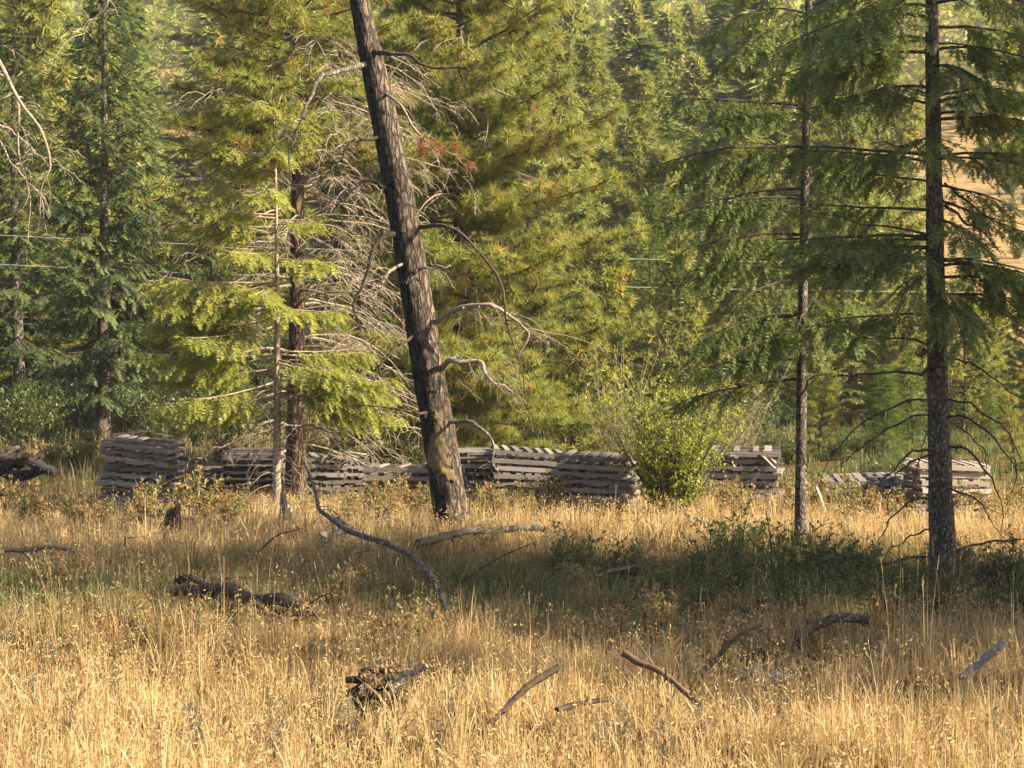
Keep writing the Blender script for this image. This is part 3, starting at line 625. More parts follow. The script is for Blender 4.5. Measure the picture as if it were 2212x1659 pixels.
for k in range(30):
    py = 860 + 8 * k + U(-4, 4); s = 1 if k % 3 else -1
    dead_limb(t_, loc, [(597, py, YD), (597 + s * U(15, 30), py - U(-6, 14), YD - .2), (597 + s * U(40, 60), py + U(-5, 25), YD - .3), (597 + s * U(55, 95), py + U(10, 70), YD - .3)], .009, 1, .15, .5, 'twig_dead', 9, .004, 1, .003, 4)

YC = 39.6
loc = G(637, YC)
t_ = thing('bare_skirted_pine', 'pine behind the young fir, tangled dead twigs below its living crown', 'pine tree', loc)
tm, axc, rc = trunk_mesh(12.5, .185, .08, 18, 44, .12, (-.1, 0), .25, .04); tm.build('trunk', M['bark_pine'], t_)
dead_crown(axc, None, 1.0, 8.4, 92, 2.8, .026, 14, .7, .8, [0, .6, -.5, -1.2, PI * 1.3, PI, -.2, 1.2], .15, -.75, 2, .0085).build('dead_branches', M['twig_dead'], t_)
pine_crown(axc, None, 12.5, 6.2, 3.4, 78, .23, T_pine, .75, e_lo=-.3, brown=.08).build('crown', [M['twig_dark'], M['pine']], t_)

pine_crown(axc, None, 10.5, 6.0, 2.6, 22, .23, T_pine, .75, prof=lambda u: (1 - u) ** .3, e_lo=-.3, e_hi=.3, brown=.08, azr=(-PI * .8, -PI * .2)).build('crown', [M['twig_dark'], M['pine']], t_)

# ------------------------------------------------------------------ the broad pine behind the pallets
YB = 45.0
loc = G(1000, YB)
t_ = thing('broad_pine', 'broad bushy pine behind the leaning trunk, sunlit needle tufts to the ground', 'pine tree', loc)
tm, axb, rb = trunk_mesh(15.5, .24, .12, 16, 30, .1, (.3, 0)); tm.build('trunk', M['bark_pine'], t_)
pine_crown(axb, None, 15.5, .8, 4.0, 225, .26, T_pine, .82, prof=lambda u: (1 - u) ** .5 * min(1, (u + .35) / .45), e_lo=-.35, e_hi=.7, brown=.05).build('crown', [M['twig'], M['pine']], t_)
pine_crown(axb, None, 12.0, 1.5, 3.2, 44, .26, T_pine, .8, prof=lambda u: (1 - u) ** .4, e_lo=-.3, e_hi=.4, brown=.05, azr=(-PI * .75, -PI * .25)).build('crown', [M['twig'], M['pine']], t_)
dead_crown(axb, None, 2.0, 11, 34, 3.0, .024, 9, .6, .7, [PI * 1.05, PI * 1.3, -PI * .4, -PI * .3, -.3, PI * .9]).build('dead_branches', M['twig_dead'], t_)

# ------------------------------------------------------------------ the bare dead tree at the left edge: only its hanging limbs reach the frame
YG = 26.0
loc = G(-150, YG)
t_ = thing('dead_tree', 'dead tree whose pale bare limbs hang in at the picture edge', 'dead tree', loc)
tm, axg, rg = trunk_mesh(9.5, .14, .1, 14, 24, .15, (.2, 0)); tm.build('trunk', M['twig_dead'], t_)
for pts, r, tw in [([(-150, 60, YG), (-60, 80, YG - .3), (0, 125, YG - .4), (25, 190, YG - .5), (60, 250, YG - .5), (95, 310, YG - .5), (100, 360, YG - .5), (88, 420, YG - .5), (85, 470, YG - .5)], .034, 13),
                   ([(-150, 100, YG), (-50, 140, YG - .3), (10, 165, YG - .3), (40, 240, YG - .4), (45, 330, YG - .4), (60, 420, YG - .4), (57, 520, YG - .4)], .026, 11),
                   ([(-150, 210, YG), (-60, 230, YG - .3), (0, 275, YG - .3), (30, 290, YG - .3), (70, 320, YG - .3), (110, 355, YG - .3)], .024, 9),
                   ([(-150, 330, YG), (-60, 300, YG - .3), (0, 300, YG - .3), (25, 350, YG - .3), (55, 420, YG - .3), (5, 500, YG - .3)], .022, 9),
                   ([(-150, -40, YG), (0, -80, YG - .4), (120, -60, YG - .6), (230, -10, YG - .7), (190, 40, YG - .7), (180, 90, YG - .7)], .026, 6)]:
    dead_limb(t_, loc, pts, r, tw, .55, .9, 'twig_dead', 22, .004, 2, .006, 6)
dead_crown(axg, None, 2.5, 9, 26, 1.5, .02, 6, .4, .8, [PI, PI * .8, PI * 1.3, PI * .5]).build('dead_branches', M['twig_dead'], t_)

# ------------------------------------------------------------------ tree kinds that stand more than once (meshes shared between copies)
def kind_pine(H, r0, cb, R, nb, temps, tuft, dens=.7, mat='pine_far', brown=.05, prof=None, bark='bark_pine', e_lo=-.2):
    tm, ax, rr = trunk_mesh(H, r0, .12, 10, 18, .1)
    return [('trunk', tm.mesh('trunk', [M[bark]])), ('crown', pine_crown(ax, rr, H, cb, R, nb, tuft, temps, dens, brown=brown, prof=prof, e_lo=e_lo).mesh('crown', [M['twig'], M[mat]]))]
def kind_fir(H, r0, cb, R, nb, temps, mat, sec=.2, ter=.16, twig=.26, droop=.15, hang=.2, prof=None, bark='bark_fir', e_lo=-.35, width=.42, up=.25):
    tm, ax, rr = trunk_mesh(H, r0, .06, 10, 18, .1)
    return [('trunk', tm.mesh('trunk', [M[bark]])), ('crown', fir_crown(ax, rr, H, cb, R, nb, temps, sec, ter, twig, droop, hang, e_lo, .6, up, prof, width=width).mesh('crown', [M['twig'], M[mat]]))]
K = {}
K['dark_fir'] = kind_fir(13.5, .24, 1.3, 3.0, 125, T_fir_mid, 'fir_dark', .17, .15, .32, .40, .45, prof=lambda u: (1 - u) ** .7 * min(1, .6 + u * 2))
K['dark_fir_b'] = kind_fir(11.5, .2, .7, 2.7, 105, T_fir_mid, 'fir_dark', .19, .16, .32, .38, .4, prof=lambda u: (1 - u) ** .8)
K['pine_a'] = kind_pine(12.5, .19, .9, 2.8, 135, T_pine_mid, .31, .8)
K['pine_b'] = kind_pine(10.0, .16, .4, 2.5, 125, T_pine_mid, .29, .8, prof=lambda u: (1 - u) ** .8)
K['pine_c'] = kind_pine(14.0, .2, 2.5, 2.7, 105, T_pine_mid, .32, .75, brown=.16)
K['pine_high'] = kind_pine(14.0, .2, 6.6, 2.9, 80, T_pine_mid, .32, .75, brown=.2)
K['pine_small'] = kind_pine(4.6, .07, .2, 1.6, 85, T_pine_mid, .21, .9, 'pine', .05, lambda u: (1 - u) ** .7, e_lo=.0)
K['pine_tiny'] = kind_pine(2.3, .035, .25, .55, 26, T_pine, .17, 1.0, 'pine', .05, lambda u: (1 - u) ** .5 * min(1, u * 2 + .5), e_lo=.2)
K['spire'] = kind_fir(7.0, .07, .3, .95, 105, T_fir_mid, 'spring', .15, .14, .26, .25, .25, prof=lambda u: (1 - u) ** .8 + .06, e_lo=.1)
K['larch'] = kind_fir(2.5, .035, .12, .66, 80, T_fir, 'spring', .09, .09, .17, .2, .1, prof=lambda u: (1 - u) ** .55 + .05, e_lo=.1, up=.35)
K['young_dark'] = kind_fir(5.5, .06, .2, 1.35, 85, T_fir_mid, 'fir', .15, .14, .26, .3, .3, prof=lambda u: (1 - u) ** .8, e_lo=-.1)
K['far_a'] = kind_pine(13.0, .2, .8, 2.8, 95, T_pine_far, .48, .45)
K['far_b'] = kind_pine(15.0, .22, 2.0, 2.9, 95, T_pine_far, .5, .45, brown=.12)
K['far_c'] = kind_fir(14.0, .2, .6, 2.6, 90, T_fir_far, 'fir', .42, .4, .65, .35, .35)
def H_of(kind): return {'dark_fir': 13.5, 'dark_fir_b': 11.5, 'pine_a': 12.5, 'pine_b': 10.0, 'pine_c': 14.0, 'pine_high': 14.0, 'pine_small': 4.6, 'pine_tiny': 2.3, 'spire': 7.0, 'larch': 2.5, 'young_dark': 5.5, 'far_a': 13.0, 'far_b': 15.0, 'far_c': 14.0}[kind]
def stand(kind, name, label, px, Y, top, group=None, cat='pine tree', rz=None):
    """plant a tree so that its top comes to photo row `top`"""
    l = G(px, Y); h = zpx(top, Y) - l[2]
    t = plant_tree(name, label, cat, l, K[kind], U(0, 6.28) if rz is None else rz, group, h / H_of(kind)); s = h / H_of(kind) * U(.9, 1.3 + min(.4, max(0, Y - 70) / 120))
    t.scale = (s, s * U(.9, 1.1), h / H_of(kind)); t.rotation_euler = (U(-.03, .03), U(-.04, .04), t.rotation_euler[2]); return t

stand('dark_fir', 'dark_fir', 'dense dark fir with stout trunk rising behind the leaning pallet stack', 221, 57, -90, cat='fir tree')
stand('dark_fir_b', 'dark_fir', 'dark fir at the picture edge, above the low green thicket', 45, 63, 60, cat='fir tree')
stand('dark_fir_b', 'dark_fir', 'smaller dark fir between the stout dark fir and the young pale fir', 470, 58, 330, cat='fir tree')
stand('pine_b', 'sunlit_pine', 'yellow-green sunlit pine above the hanging dead limbs', 40, 78, -120)
stand('pine_c', 'brown_needled_pine', 'pine with browning needles behind the young pale fir', 520, 66, -60)
stand('far_c', 'hazy_fir', 'bluish hazy fir peering over the dark fir', 255, 118, -60, cat='fir tree')
stand('pine_a', 'bushy_pine', 'rounded hazy pine just beyond the broad pine crown', 1385, 92, 165)
stand('pine_small', 'young_pine', 'bushy young pine under the broad pine, behind the middle stacks', 1235, 50, 640)
stand('pine_small', 'young_pine', 'young pine standing behind the leafy bush', 1500, 56, 560)
stand('pine_small', 'young_pine', 'young pine between the broad pine and the bright green spire', 1330, 58, 520)
stand('pine_b', 'sunlit_pine', 'sunlit pine behind the leafy bush and slender fir', 1600, 72, 250)
stand('pine_b', 'sunlit_pine', 'sunlit pine filling the gap between the two drooping firs', 1840, 70, 260)
stand('pine_a', 'bushy_pine', 'tall pine behind the gap between the two drooping firs', 1900, 96, 20)
stand('pine_high', 'brown_needled_pine', 'brownish high-crowned pine beyond the thick fir at the picture edge', 2262, 62, -150)
stand('spire', 'larch_spire', 'narrow bright green conifer spire beyond the bush', 1407, 70, 425, cat='larch tree')
stand('young_dark', 'young_fir', 'dark young fir standing beside the bright green spire', 1345, 66, 480, cat='fir tree')
stand('young_dark', 'young_fir', 'dark young fir partly hidden by the slender fir trunk', 1680, 64, 560, cat='fir tree')
stand('larch', 'larch_sapling', 'bright green larch sapling between the two drooping firs', 1910, 50, 800, cat='larch tree')
stand('young_dark', 'fir_sapling', 'darker green fir sapling beside the bright larch sapling', 1972, 53, 730, cat='fir tree')
stand('pine_tiny', 'pine_sapling', 'small pine sapling seen just past the slender fir trunk', 1772, 50, 815)
stand('pine_tiny', 'pine_sapling', 'small pine sapling with long needles at the picture edge', 2200, 46, 855)
stand('pine_small', 'young_pine', 'young pine behind the thick fir trunk', 2080, 62, 610)
stand('young_dark', 'young_fir', 'small green fir behind the thick fir and pallet stack', 2140, 56, 800, cat='fir tree')
stand('pine_b', 'sunlit_pine', 'sunlit pine low behind the thick fir, under the golden slope', 2150, 70, 575)
stand('pine_b', 'sunlit_pine', 'sunlit pine at the picture edge, under the golden slope', 2235, 64, 560)
stand('pine_b', 'sunlit_pine', 'sunlit pine beside the thick fir trunk, under the golden slope', 1985, 72, 590)
far = 'hazy pines up the slope'
ZONES = [(150, 'above the hanging dead limbs'), (320, 'behind the stout dark fir'), (480, 'by the small golden gap'), (700, 'behind the young pale fir'), (900, 'behind the leaning trunk'), (1290, 'behind the broad pine'), (1480, 'around the bright green spire'), (1700, 'between leafy bush and slender fir'), (9999, 'between the two drooping firs')]
LOOK = {'far_a': 'hazy bushy pine', 'pine_a': 'bushy pine', 'far_b': 'hazy high-crowned pine', 'pine_c': 'browning pine', 'far_c': 'hazy pointed fir', 'pine_b': 'cone-shaped pine', 'dark_fir': 'tall dark fir', 'dark_fir_b': 'dark pointed fir'}
for px, Y, top, kd in [(1335, 130, 10, 'far_b'), (1440, 140, 40, 'far_a'), (1290, 150, 60, 'far_c'), (1500, 125, 130, 'far_b'), (1560, 150, 0, 'far_c'), (1640, 120, -30, 'far_a'), (1700, 150, 60, 'far_b'), (1790, 135, -40, 'far_c'), (1860, 160, 30, 'far_a'), 
                       (1210, 120, -40, 'far_a'), (1090, 110, -80, 'far_b'), (980, 130, -30, 'far_c'), (860, 120, -60, 'far_a'), (740, 105, -50, 'far_b'), (640, 140, -40, 'far_c'), (560, 120, 20, 'far_a'), (160, 150, 30, 'far_a'), (90, 125, -40, 'far_b'), (-20, 110, -60, 'far_c'), (-80, 90, -100, 'far_a'),
                       (690, 78, 150, 'dark_fir'), (300, 130, -60, 'far_c'), (462, 140, -60, 'far_b'), (230, 105, 40, 'far_a'), (1480, 150, 20, 'far_b'), (1400, 165, -10, 'far_c'), (1610, 160, 20, 'far_a'), (1140, 76, 100, 'pine_a'), (830, 74, 60, 'pine_a'), (1470, 98, 300, 'pine_b'), (1560, 104, 210, 'pine_a'), (1750, 92, 200, 'pine_b'), (1320, 108, 200, 'pine_c'), (130, 84, 250, 'pine_b'), (385, 74, 430, 'pine_b'), (590, 92, 180, 'pine_a'), (-60, 70, 100, 'pine_a'), (1020, 66, 420, 'pine_b'), (1420, 88, 330, 'pine_b'),
                       (520, 84, 240, 'dark_fir_b'), (640, 72, 330, 'dark_fir_b'), (760, 88, 20, 'pine_a'), (910, 84, 30, 'pine_b'), (1200, 84, 120, 'pine_b'), (1270, 96, 90, 'pine_a'), (1180, 62, 480, 'pine_b'), (1380, 76, 480, 'pine_b'), (1450, 68, 560, 'pine_b'), (1530, 78, 420, 'pine_a'), (1640, 84, 330, 'pine_b'), (1700, 74, 480, 'pine_b'), (1760, 66, 600, 'pine_b'), (1810, 84, 120, 'pine_a'), (1900, 66, 560, 'pine_b'), (20, 74, 420, 'pine_b'), (120, 70, 480, 'pine_b'), (330, 68, 520, 'pine_b'), (560, 62, 480, 'dark_fir_b'), (740, 60, 560, 'pine_c'), (1640, 104, 60, 'far_a'), (1400, 118, 90, 'far_c'), (1820, 112, 40, 'far_b'), (1520, 170, 60, 'far_a'), (1260, 180, 20, 'far_b'), (200, 100, 60, 'far_a')]:
    fl = LOOK[kd] + (' low on' if Y < 80 else ' midway up' if Y < 116 else ' high on') + ' the slope ' + next(z_ for e_, z_ in ZONES if px < e_)
    fir_ = 'fir' in LOOK[kd]; stand(kd, 'slope_fir' if fir_ else 'slope_pine', fl, px, Y, top, far, 'fir tree' if fir_ else 'pine tree')
# trees just outside the frame, whose shade lies across the meadow
for k, (x, y, s, kd, lb) in enumerate([(12.6, 17.2, .70, 'dark_fir', 'fir beside the meadow, first of the row casting the long shade'), (13.2, 19.4, .92, 'dark_fir_b', 'fir beside the meadow, second of the row casting the long shade'),
                                       (12.6, 22.0, .90, 'dark_fir', 'fir beside the meadow, third of the row casting the long shade'), (13.4, 24.0, 1.2, 'dark_fir_b', 'fir beside the meadow, fourth of the row casting the long shade'), (12.8, 25.6, .9, 'dark_fir', 'fir beside the meadow, last of the row casting the long shade'),
                                       (18.0, 18.5, .85, 'dark_fir', 'big fir behind the shading row, nearer the camera'), (18.6, 22.5, 1.0, 'dark_fir', 'big fir behind the shading row, farther from the camera')]):
    plant_tree('meadow_edge_fir', lb, 'fir tree', (x, y, float(gz(x, y))), K[kd], k * 1.3, 'firs beside the meadow', s)

# ------------------------------------------------------------------ far wooded hillside, one mass
mb = MB(); n = 1500; k = 120
Yf = 200 + 250 * rng.random(n) ** 1.1; X = rng.uniform(-1, 1, n) * (Yf * .27 + 14)
clear = ((Yf < 222) & (X / Yf > .165)) | ((Yf < 238) & (np.abs(X / Yf + .151) < .012)); X, Yf = X[~clear], Yf[~clear]; n = len(X)
hh = rng.uniform(10, 20, n)
u = rng.random((n, k)) ** .8; a = rng.uniform(0, 2 * np.pi, (n, k)); r = hh[:, None] * .22 * (1 - u) ** .7 * rng.uniform(.3, 1.1, (n, k))
c = np.stack([X[:, None] + r * np.cos(a), Yf[:, None] + r * np.sin(a), gz(X, Yf)[:, None] + hh[:, None] * (.04 + .96 * u)], -1).reshape(-1, 3)
sz = (np.repeat(hh, k) * .044 * rng.uniform(.6, 1.3, n * k))[:, None, None]
tri = rng.normal(0, 1, (n * k, 3, 3)) * [1, 1, .75]; v = c[:, None] + nrm(tri) * sz
mb.add(v.reshape(-1, 3), np.arange(n * k * 3).reshape(-1, 3), 0, np.repeat(rng.uniform(.25, .9, n), k * 3))
tag(mb.build('distant_forest', M['pine_far']), 'hazy wooded hillside far behind the pines', 'forest', kind='stuff')

# ------------------------------------------------------------------ pallets: every pallet of every stack, with its boards and notched stringers
def plank_mesh(name, L, wd, th, mat, seed):
    m = MB(); r = np.random.default_rng(seed); n = 4
    xs = np.linspace(-L / 2, L / 2, n + 1); w2 = wd / 2 + r.normal(0, .002, n + 1); z = r.normal(0, .0022, n + 1)
    v = []
    for k in range(n + 1): v += [[xs[k], -w2[k], z[k] - th / 2], [xs[k], w2[k], z[k] - th / 2], [xs[k], w2[k], z[k] + th / 2], [xs[k], -w2[k], z[k] + th / 2]]
    f = []
    for k in range(n):
        for q in range(4): f.append([k * 4 + q, k * 4 + (q + 1) % 4, k * 4 + 4 + (q + 1) % 4, k * 4 + 4 + q][::-1])
    f += [[0, 1, 2, 3], [n * 4 + 3, n * 4 + 2, n * 4 + 1, n * 4]]
    m.add(v, f); return m.mesh(name, [M[mat]])
def stringer_mesh(L, h, wd, mat, nd=.032):
    q = [(-L / 2, 0), (-.388, 0), (-.385, nd), (-.19, nd), (-.187, 0), (.187, 0), (.19, nd), (.385, nd), (.388, 0), (L / 2, 0), (L / 2, h), (-L / 2, h)]
    m = MB(); n = len(q); v = [[x, -wd / 2, z] for x, z in q] + [[x, wd / 2, z] for x, z in q]
    f4 = [[k, (k + 1) % n, n + (k + 1) % n, n + k][::-1] for k in range(n)]
    m.add(v, f4)
    bands = [(-L / 2, -.385, 0), (-.385, -.19, nd), (-.19, .19, 0), (.19, .385, nd), (.385, L / 2, 0)]
    for s, y in ((-1, -wd / 2), (1, wd / 2)):
        for a, b, lo in bands:
            vv = [[a, y, lo], [b, y, lo], [b, y, h], [a, y, h]]; m.add(vv, [[0, 1, 2, 3] if s < 0 else [3, 2, 1, 0]])
    return m.mesh('stringer', [M[mat]])
PB = {mt: [plank_mesh('deck_board', .92, w_, .024, mt, s) for s, w_ in enumerate((.09, .09, .10, .13, .085))] for mt in ('pallet', 'pallet_warm')}
PS = {mt: [stringer_mesh(1.2, .078, .038, mt), stringer_mesh(1.2, .077, .038, mt, .004), stringer_mesh(1.17, .078, .036, mt, .028)] for mt in ('pallet', 'pallet_warm')}
ORD = ['top', 'second', 'third', 'fourth', 'fifth', 'sixth', 'seventh', 'eighth', 'ninth', 'tenth']
def pallet(loc, rz, tilt, label, group, mt, broken=0.0):
    t = thing('pallet', label, 'pallet', loc, 0, group); t.rotation_euler = (tilt[0], tilt[1], rz)
    sk = int(rng.integers(0, 3))
    for y in (-.48, 0, .48):
        o = link('stringer', PS[mt][sk], t); o.location = (0, y + U(-.006, .006), .0255); o.rotation_euler = (0, 0, U(-.006, .006))
    for z, xs in ((.1165, (-.55, -.37, -.18, 0, .18, .37, .55)), (.0125, (-.55, -.28, 0, .28, .55))):
        for x in xs:
            if rng.random() < broken and z > .1: continue
            o = link('deck_board', PB[mt][int(rng.integers(0, 5))], t)
            o.location = (x + U(-.024, .024), U(-.014, .014), z); o.rotation_euler = (U(-.004, .004), U(-.004, .004), PI / 2 + U(-.02, .02))
    return t
def stack(px, Y, n, rz, desc, mt='pallet', lean=(0, 0), tilt=(0, 0), jit=.03, z0=0.0):
    g = G(px, Y); grp = 'pallets in the ' + desc
    for k in range(n):
        z = g[2] + z0 + k * .1305
        loc = (g[0] + lean[0] * k + U(-jit, jit) * 1.9, g[1] + lean[1] * k + U(-jit, jit) * 1.5, z)
        lab = f'weathered pallet, {ORD[n - 1 - k]} {"" if k == n - 1 else "from the top "}of the {desc}'
        f_ = k / max(1, n - 1)
        pallet(loc, rz + U(-.07, .07), (tilt[0] * f_ + U(-.006, .006), tilt[1] * f_ + U(-.006, .006)), lab, grp, mt, .22 if k == n - 1 else .06)
stack(298, 38.7, 9, -.24, 'leaning stack before the stout fir', 'pallet', (.016, 0), (.06, .09), .05)
stack(487, 41.6, 4, .12, 'low stack beside the dark stack')
stack(555, 41.0, 7, PI / 2 - .12, 'dark stack behind the pale trunk', 'pallet', (0, 0), (0, 0), .03)
stack(718, 40.4, 6, .16, 'stack behind the curved fallen branch', 'pallet', (.01, 0), (0, .05))
stack(872, 39.0, 5, -.16, 'low stack beside the leaning trunk')
stack(1003, 38.7, 7, PI / 2 + .05, 'open-ended stack touching the leaning trunk', 'pallet', (0, 0), (.0, .02), .025)
stack(1132, 38.4, 7, .05, 'middle stack with the sloping top', 'pallet', (.012, 0), (.02, .085), .03)
stack(1296, 36.9, 7, -.17, 'stack next to the leafy bush', 'pallet', (-.012, 0), (.01, .055), .04)
stack(1612, 39.4, 7, -.16, 'stack half hidden by the bush', 'pallet', (0, 0), (.03, .0), .03)
stack(1857, 37.6, 4, .03, 'low stack between the two firs', 'pallet', (0, .012), (.07, -.03), .03)
stack(1960, 40.0, 4, .1, 'low stack behind the thick fir')
stack(2040, 37.0, 7, .12, 'pale stack behind the thick trunk', 'pallet_warm', (.008, 0), (.02, .05), .035)
# loose boards lying on the stacks
def loose_board(label, a, b, w_, th, mat, name='loose_board', group=None):
    a, b = np.asarray(a, float), np.asarray(b, float); m = MB(); d = b - a; L = np.linalg.norm(d); X = d / L
    Z = nrm(np.array([0, 0, 1.0]) - X * X[2]); Yv = np.cross(Z, X); r = np.stack([X, Yv, Z], -1)
    me = plank_mesh(name, L, w_, th, mat, int(rng.integers(0, 99))); o = link(name, me); o.matrix_world = Matrix([[*r[0], (a[0] + b[0]) / 2], [*r[1], (a[1] + b[1]) / 2], [*r[2], (a[2] + b[2]) / 2], [0, 0, 0, 1]])
    return tag(o, label, 'board', group)
lb = 'loose boards on the pallets'
zt = zpx(950, 38.5) + .13
loose_board('long pale board sticking out over the leaning stack', P(243, 938, 38.2), P(330, 931, 38.2), .09, .02, 'pallet_warm', group=lb)
loose_board('pale board lying aslant on top of the leaning stack', P(295, 927, 38.3), P(372, 943, 38.5), .10, .02, 'pallet_warm', group=lb)
loose_board('short pale board jutting past the leaning stack corner', P(340, 948, 38.1), P(397, 953, 38.2), .09, .025, 'pallet_warm', group=lb)
loose_board('thin board propped against the half hidden stack', P(1648, 974, 39.0), P(1676, 1000, 38.8), .05, .02, 'pallet_warm', group=lb)
loose_board('second thin board leaning off the half hidden stack', P(1644, 982, 38.9), P(1674, 1012, 38.7), .05, .02, 'pallet_warm', group=lb)
loose_board('bright weathered board on the stack behind the fallen branch', P(745, 975, 39.7), P(792, 981, 39.8), .12, .02, 'pallet_warm', group=lb)
loose_board('pale slanting stake before the low stack', P(1763, 1052, 36.2), P(1793, 1130, 36.0), .05, .03, 'pallet_warm', 'stake', None)
loose_board('short upright stake before the low stack', P(1901, 1070, 36.4), P(1896, 1112, 36.3), .05, .03, 'pallet_warm', 'stake', None)

# ------------------------------------------------------------------ scrap heap at the left edge
LOGM = {'log_grey': 'limb_grey', 'log_brown': 'limb_brown', 'twig_dead': 'limb_pale', 'twig_dark': 'limb_brown', 'bark_char': 'bark_char'}
def log(name, label, a, b, r0, r1, mat, cat='log', sides=14, bend=.04, knots=2, group=None, n=16, twigs=0, jag=.08):
    a, b = np.asarray(a, float), np.asarray(b, float); L = float(np.linalg.norm(b - a)); X = (b - a) / L
    Z = nrm(np.array([0, 0, 1.0]) - X * X[2]); Yv = np.cross(Z, X); R3 = np.stack([X, Yv, Z], -1)
    t = np.linspace(0, 1, n); ph = U(0, 6)
    p = np.stack([t * L, bend * L * .5 * np.sin(t * 5 + ph) * np.sin(t * PI), bend * L * np.sin(t * PI)], -1) + spline(rng.normal(0, r0 * .35, (6, 3)), n) * [0.2, 1, 1]
    m = MB(); rad = np.linspace(r0, r1, n) * (1 + rng.normal(0, .05, n)); gro = rng.normal(0, jag * .8, sides)
    tube(m, p, rad, sides, 0, .5, lambda a_, b_: 1 + gro[None] + rng.normal(0, jag * .35, (a_, b_)) + .05 * np.sin(np.arange(b_)[None] * 2 + np.arange(a_)[:, None] * .15))
    for k_, q in ((0, p[0]), (1, p[-1])):                          # splintered ends
        for _ in range(6):
            s_ = rng.normal(0, 1, 3) * [0, 1, 1] * rad[-k_] * .5; l_ = rad[-k_] * U(.5, 1.6) * (1 if k_ else -1); tube(m, [q + s_, q + s_ * 1.05 + [l_ * .6, 0, 0], q + s_ * 1.1 + [l_, 0, 0]], [rad[-k_] * .3, rad[-k_] * .2, .002], 5)
    for _ in range(knots):
        q, d_ = along(p, U(.15, .9)); dirn = nrm(np.cross(d_, [U(-1, 1), U(-1, 1), U(0, 1)])); kl = min(r0, .04) + r0 * .6; tube(m, [q, q + dirn * kl * 1.1, q + dirn * kl * 1.5 + [r0 * .4, 0, 0]], [r0 * .4, r0 * .26, r0 * .1], 7)
    if twigs: dead_twigs(m, p, twigs, .4, .008, .2, 2)
    ob = m.build(name, [M[LOGM[mat]]]); ob.matrix_world = Matrix([[*R3[0], a[0]], [*R3[1], a[1]], [*R3[2], a[2]], [0, 0, 0, 1]]); return tag(ob, label, cat, group)
gp = 'scrap wood heap'
for lab, a, b, r, mt in [('rust-brown broken log on the scrap heap', (2, 1012, 39), (72, 1004, 39.3), .10, 'log_brown'), ('short splintered log end on the scrap heap', (52, 996, 38.9), (84, 985, 39.4), .09, 'log_brown'),
                         ('dark charred log at the foot of the scrap heap', (20, 1030, 38.6), (120, 1022, 38.8), .10, 'bark_char'), ('pale split log poking out of the scrap heap', (80, 1003, 38.7), (122, 1018, 38.4), .06, 'twig_dead'), ('rust-brown log behind the scrap heap', (-60, 1000, 39.6), (45, 992, 39.8), .12, 'log_brown')]:
    log('scrap_log', lab, P(*a), P(*b), r, r * .8, mt, 'log', group=gp, n=8, sides=10)
for lab, a, b in [('thin pale lath standing atop the scrap heap', (5, 970, 39.1), (40, 964, 39.3)), ('thin pale lath slanting over the scrap heap', (2, 988, 39), (42, 966, 39.2)), ('thin pale lath lying across the scrap heap', (-10, 978, 38.9), (34, 992, 39.1))]:
    loose_board(lab, P(*a), P(*b), .05, .02, 'pallet_warm', 'lath', gp)

# ------------------------------------------------------------------ logs, branches, stumps and stones in the grass
def ongr(px, Y, h=0.0): return G(px, Y) + np.array([0, 0, h])
log('fallen_log', 'slim grey fallen log before the leaning trunk', PZ(905, 1172, .25), PZ(1175, 1142, .30), .065, .035, 'log_grey', bend=.02)
p = px_curve([(655, 1000, 31.5), (680, 1070, 30.6), (705, 1110, 30.0), (735, 1134, 29.3), (780, 1158, 28.4), (845, 1181, 27.3), (895, 1213, 26.4), (930, 1251, 25.7), (968, 1325, 25.0)], 34)
m = MB(); p = p + spline(rng.normal(0, .028, (11, 3)), 34); tube(m, p - p[-1], np.linspace(.024, .046, 34) * (1 + rng.normal(0, .09, 34)), 10); dead_twigs(m, p - p[-1], 16, .5, .008, .8, 2)
o = m.build('fallen_branch', M['bark_fir']); o.location = [float(c) for c in p[-1]]; tag(o, 'long curved grey branch arching down into the grass', 'branch')
log('rotten_log', 'dark rotten log sunk in the shaded grass', PZ(385, 1272, .30), PZ(660, 1322, .22), .095, .06, 'log_brown', twigs=4, knots=5, bend=.03, jag=.15)
log('grey_log', 'short split grey log against the dark rotten log', PZ(560, 1300, .27), PZ(645, 1298, .27), .075, .05, 'log_grey', knots=2)
log('bent_log', 'bent weathered log lying in the shade of the firs', PZ(1722, 1386, .24), PZ(1876, 1338, .34), .055, .045, 'log_grey', bend=.10, knots=3)
log('dark_branch', 'knobby dark branch reaching up from the grass', P(1495, 1490, 20.1), P(1642, 1348, 20.5), .028, .014, 'log_brown', 'branch', knots=6, bend=.08, twigs=3)
log('dark_stick', 'dark stick slanting out of the sunny grass beside the rotten chunk', P(1060, 1563, 17.5), P(1206, 1440, 17.7), .020, .030, 'log_brown', 'stick', knots=3)
log('dark_stick', 'blunt dark stick pointing up toward the camera in the middle grass', P(1352, 1412, 18.3), P(1510, 1524, 17.7), .032, .020, 'log_brown', 'stick', knots=3)
log('low_stick', 'dark stick lying low in the sunny grass', PZ(1205, 1536, .32), PZ(1315, 1512, .36), .025, .02, 'log_brown', 'stick', knots=3, jag=.2)
loose_board('pale broken plank poking up from the grass', P(2080, 1466, 20.0), P(2168, 1388, 20.3), .10, .03, 'pallet', 'broken_plank')
log('dry_limb', 'thin dry limb lying at the foot of the thick fir', PZ(1900, 1222, .2), PZ(2005, 1203, .35), .018, .012, 'twig_dark', 'branch', twigs=6)
log('dry_limb', 'thin dry limb tangled past the thick fir trunk', PZ(2065, 1192, .28), PZ(2205, 1165, .4), .018, .01, 'twig_dark', 'branch', twigs=8)
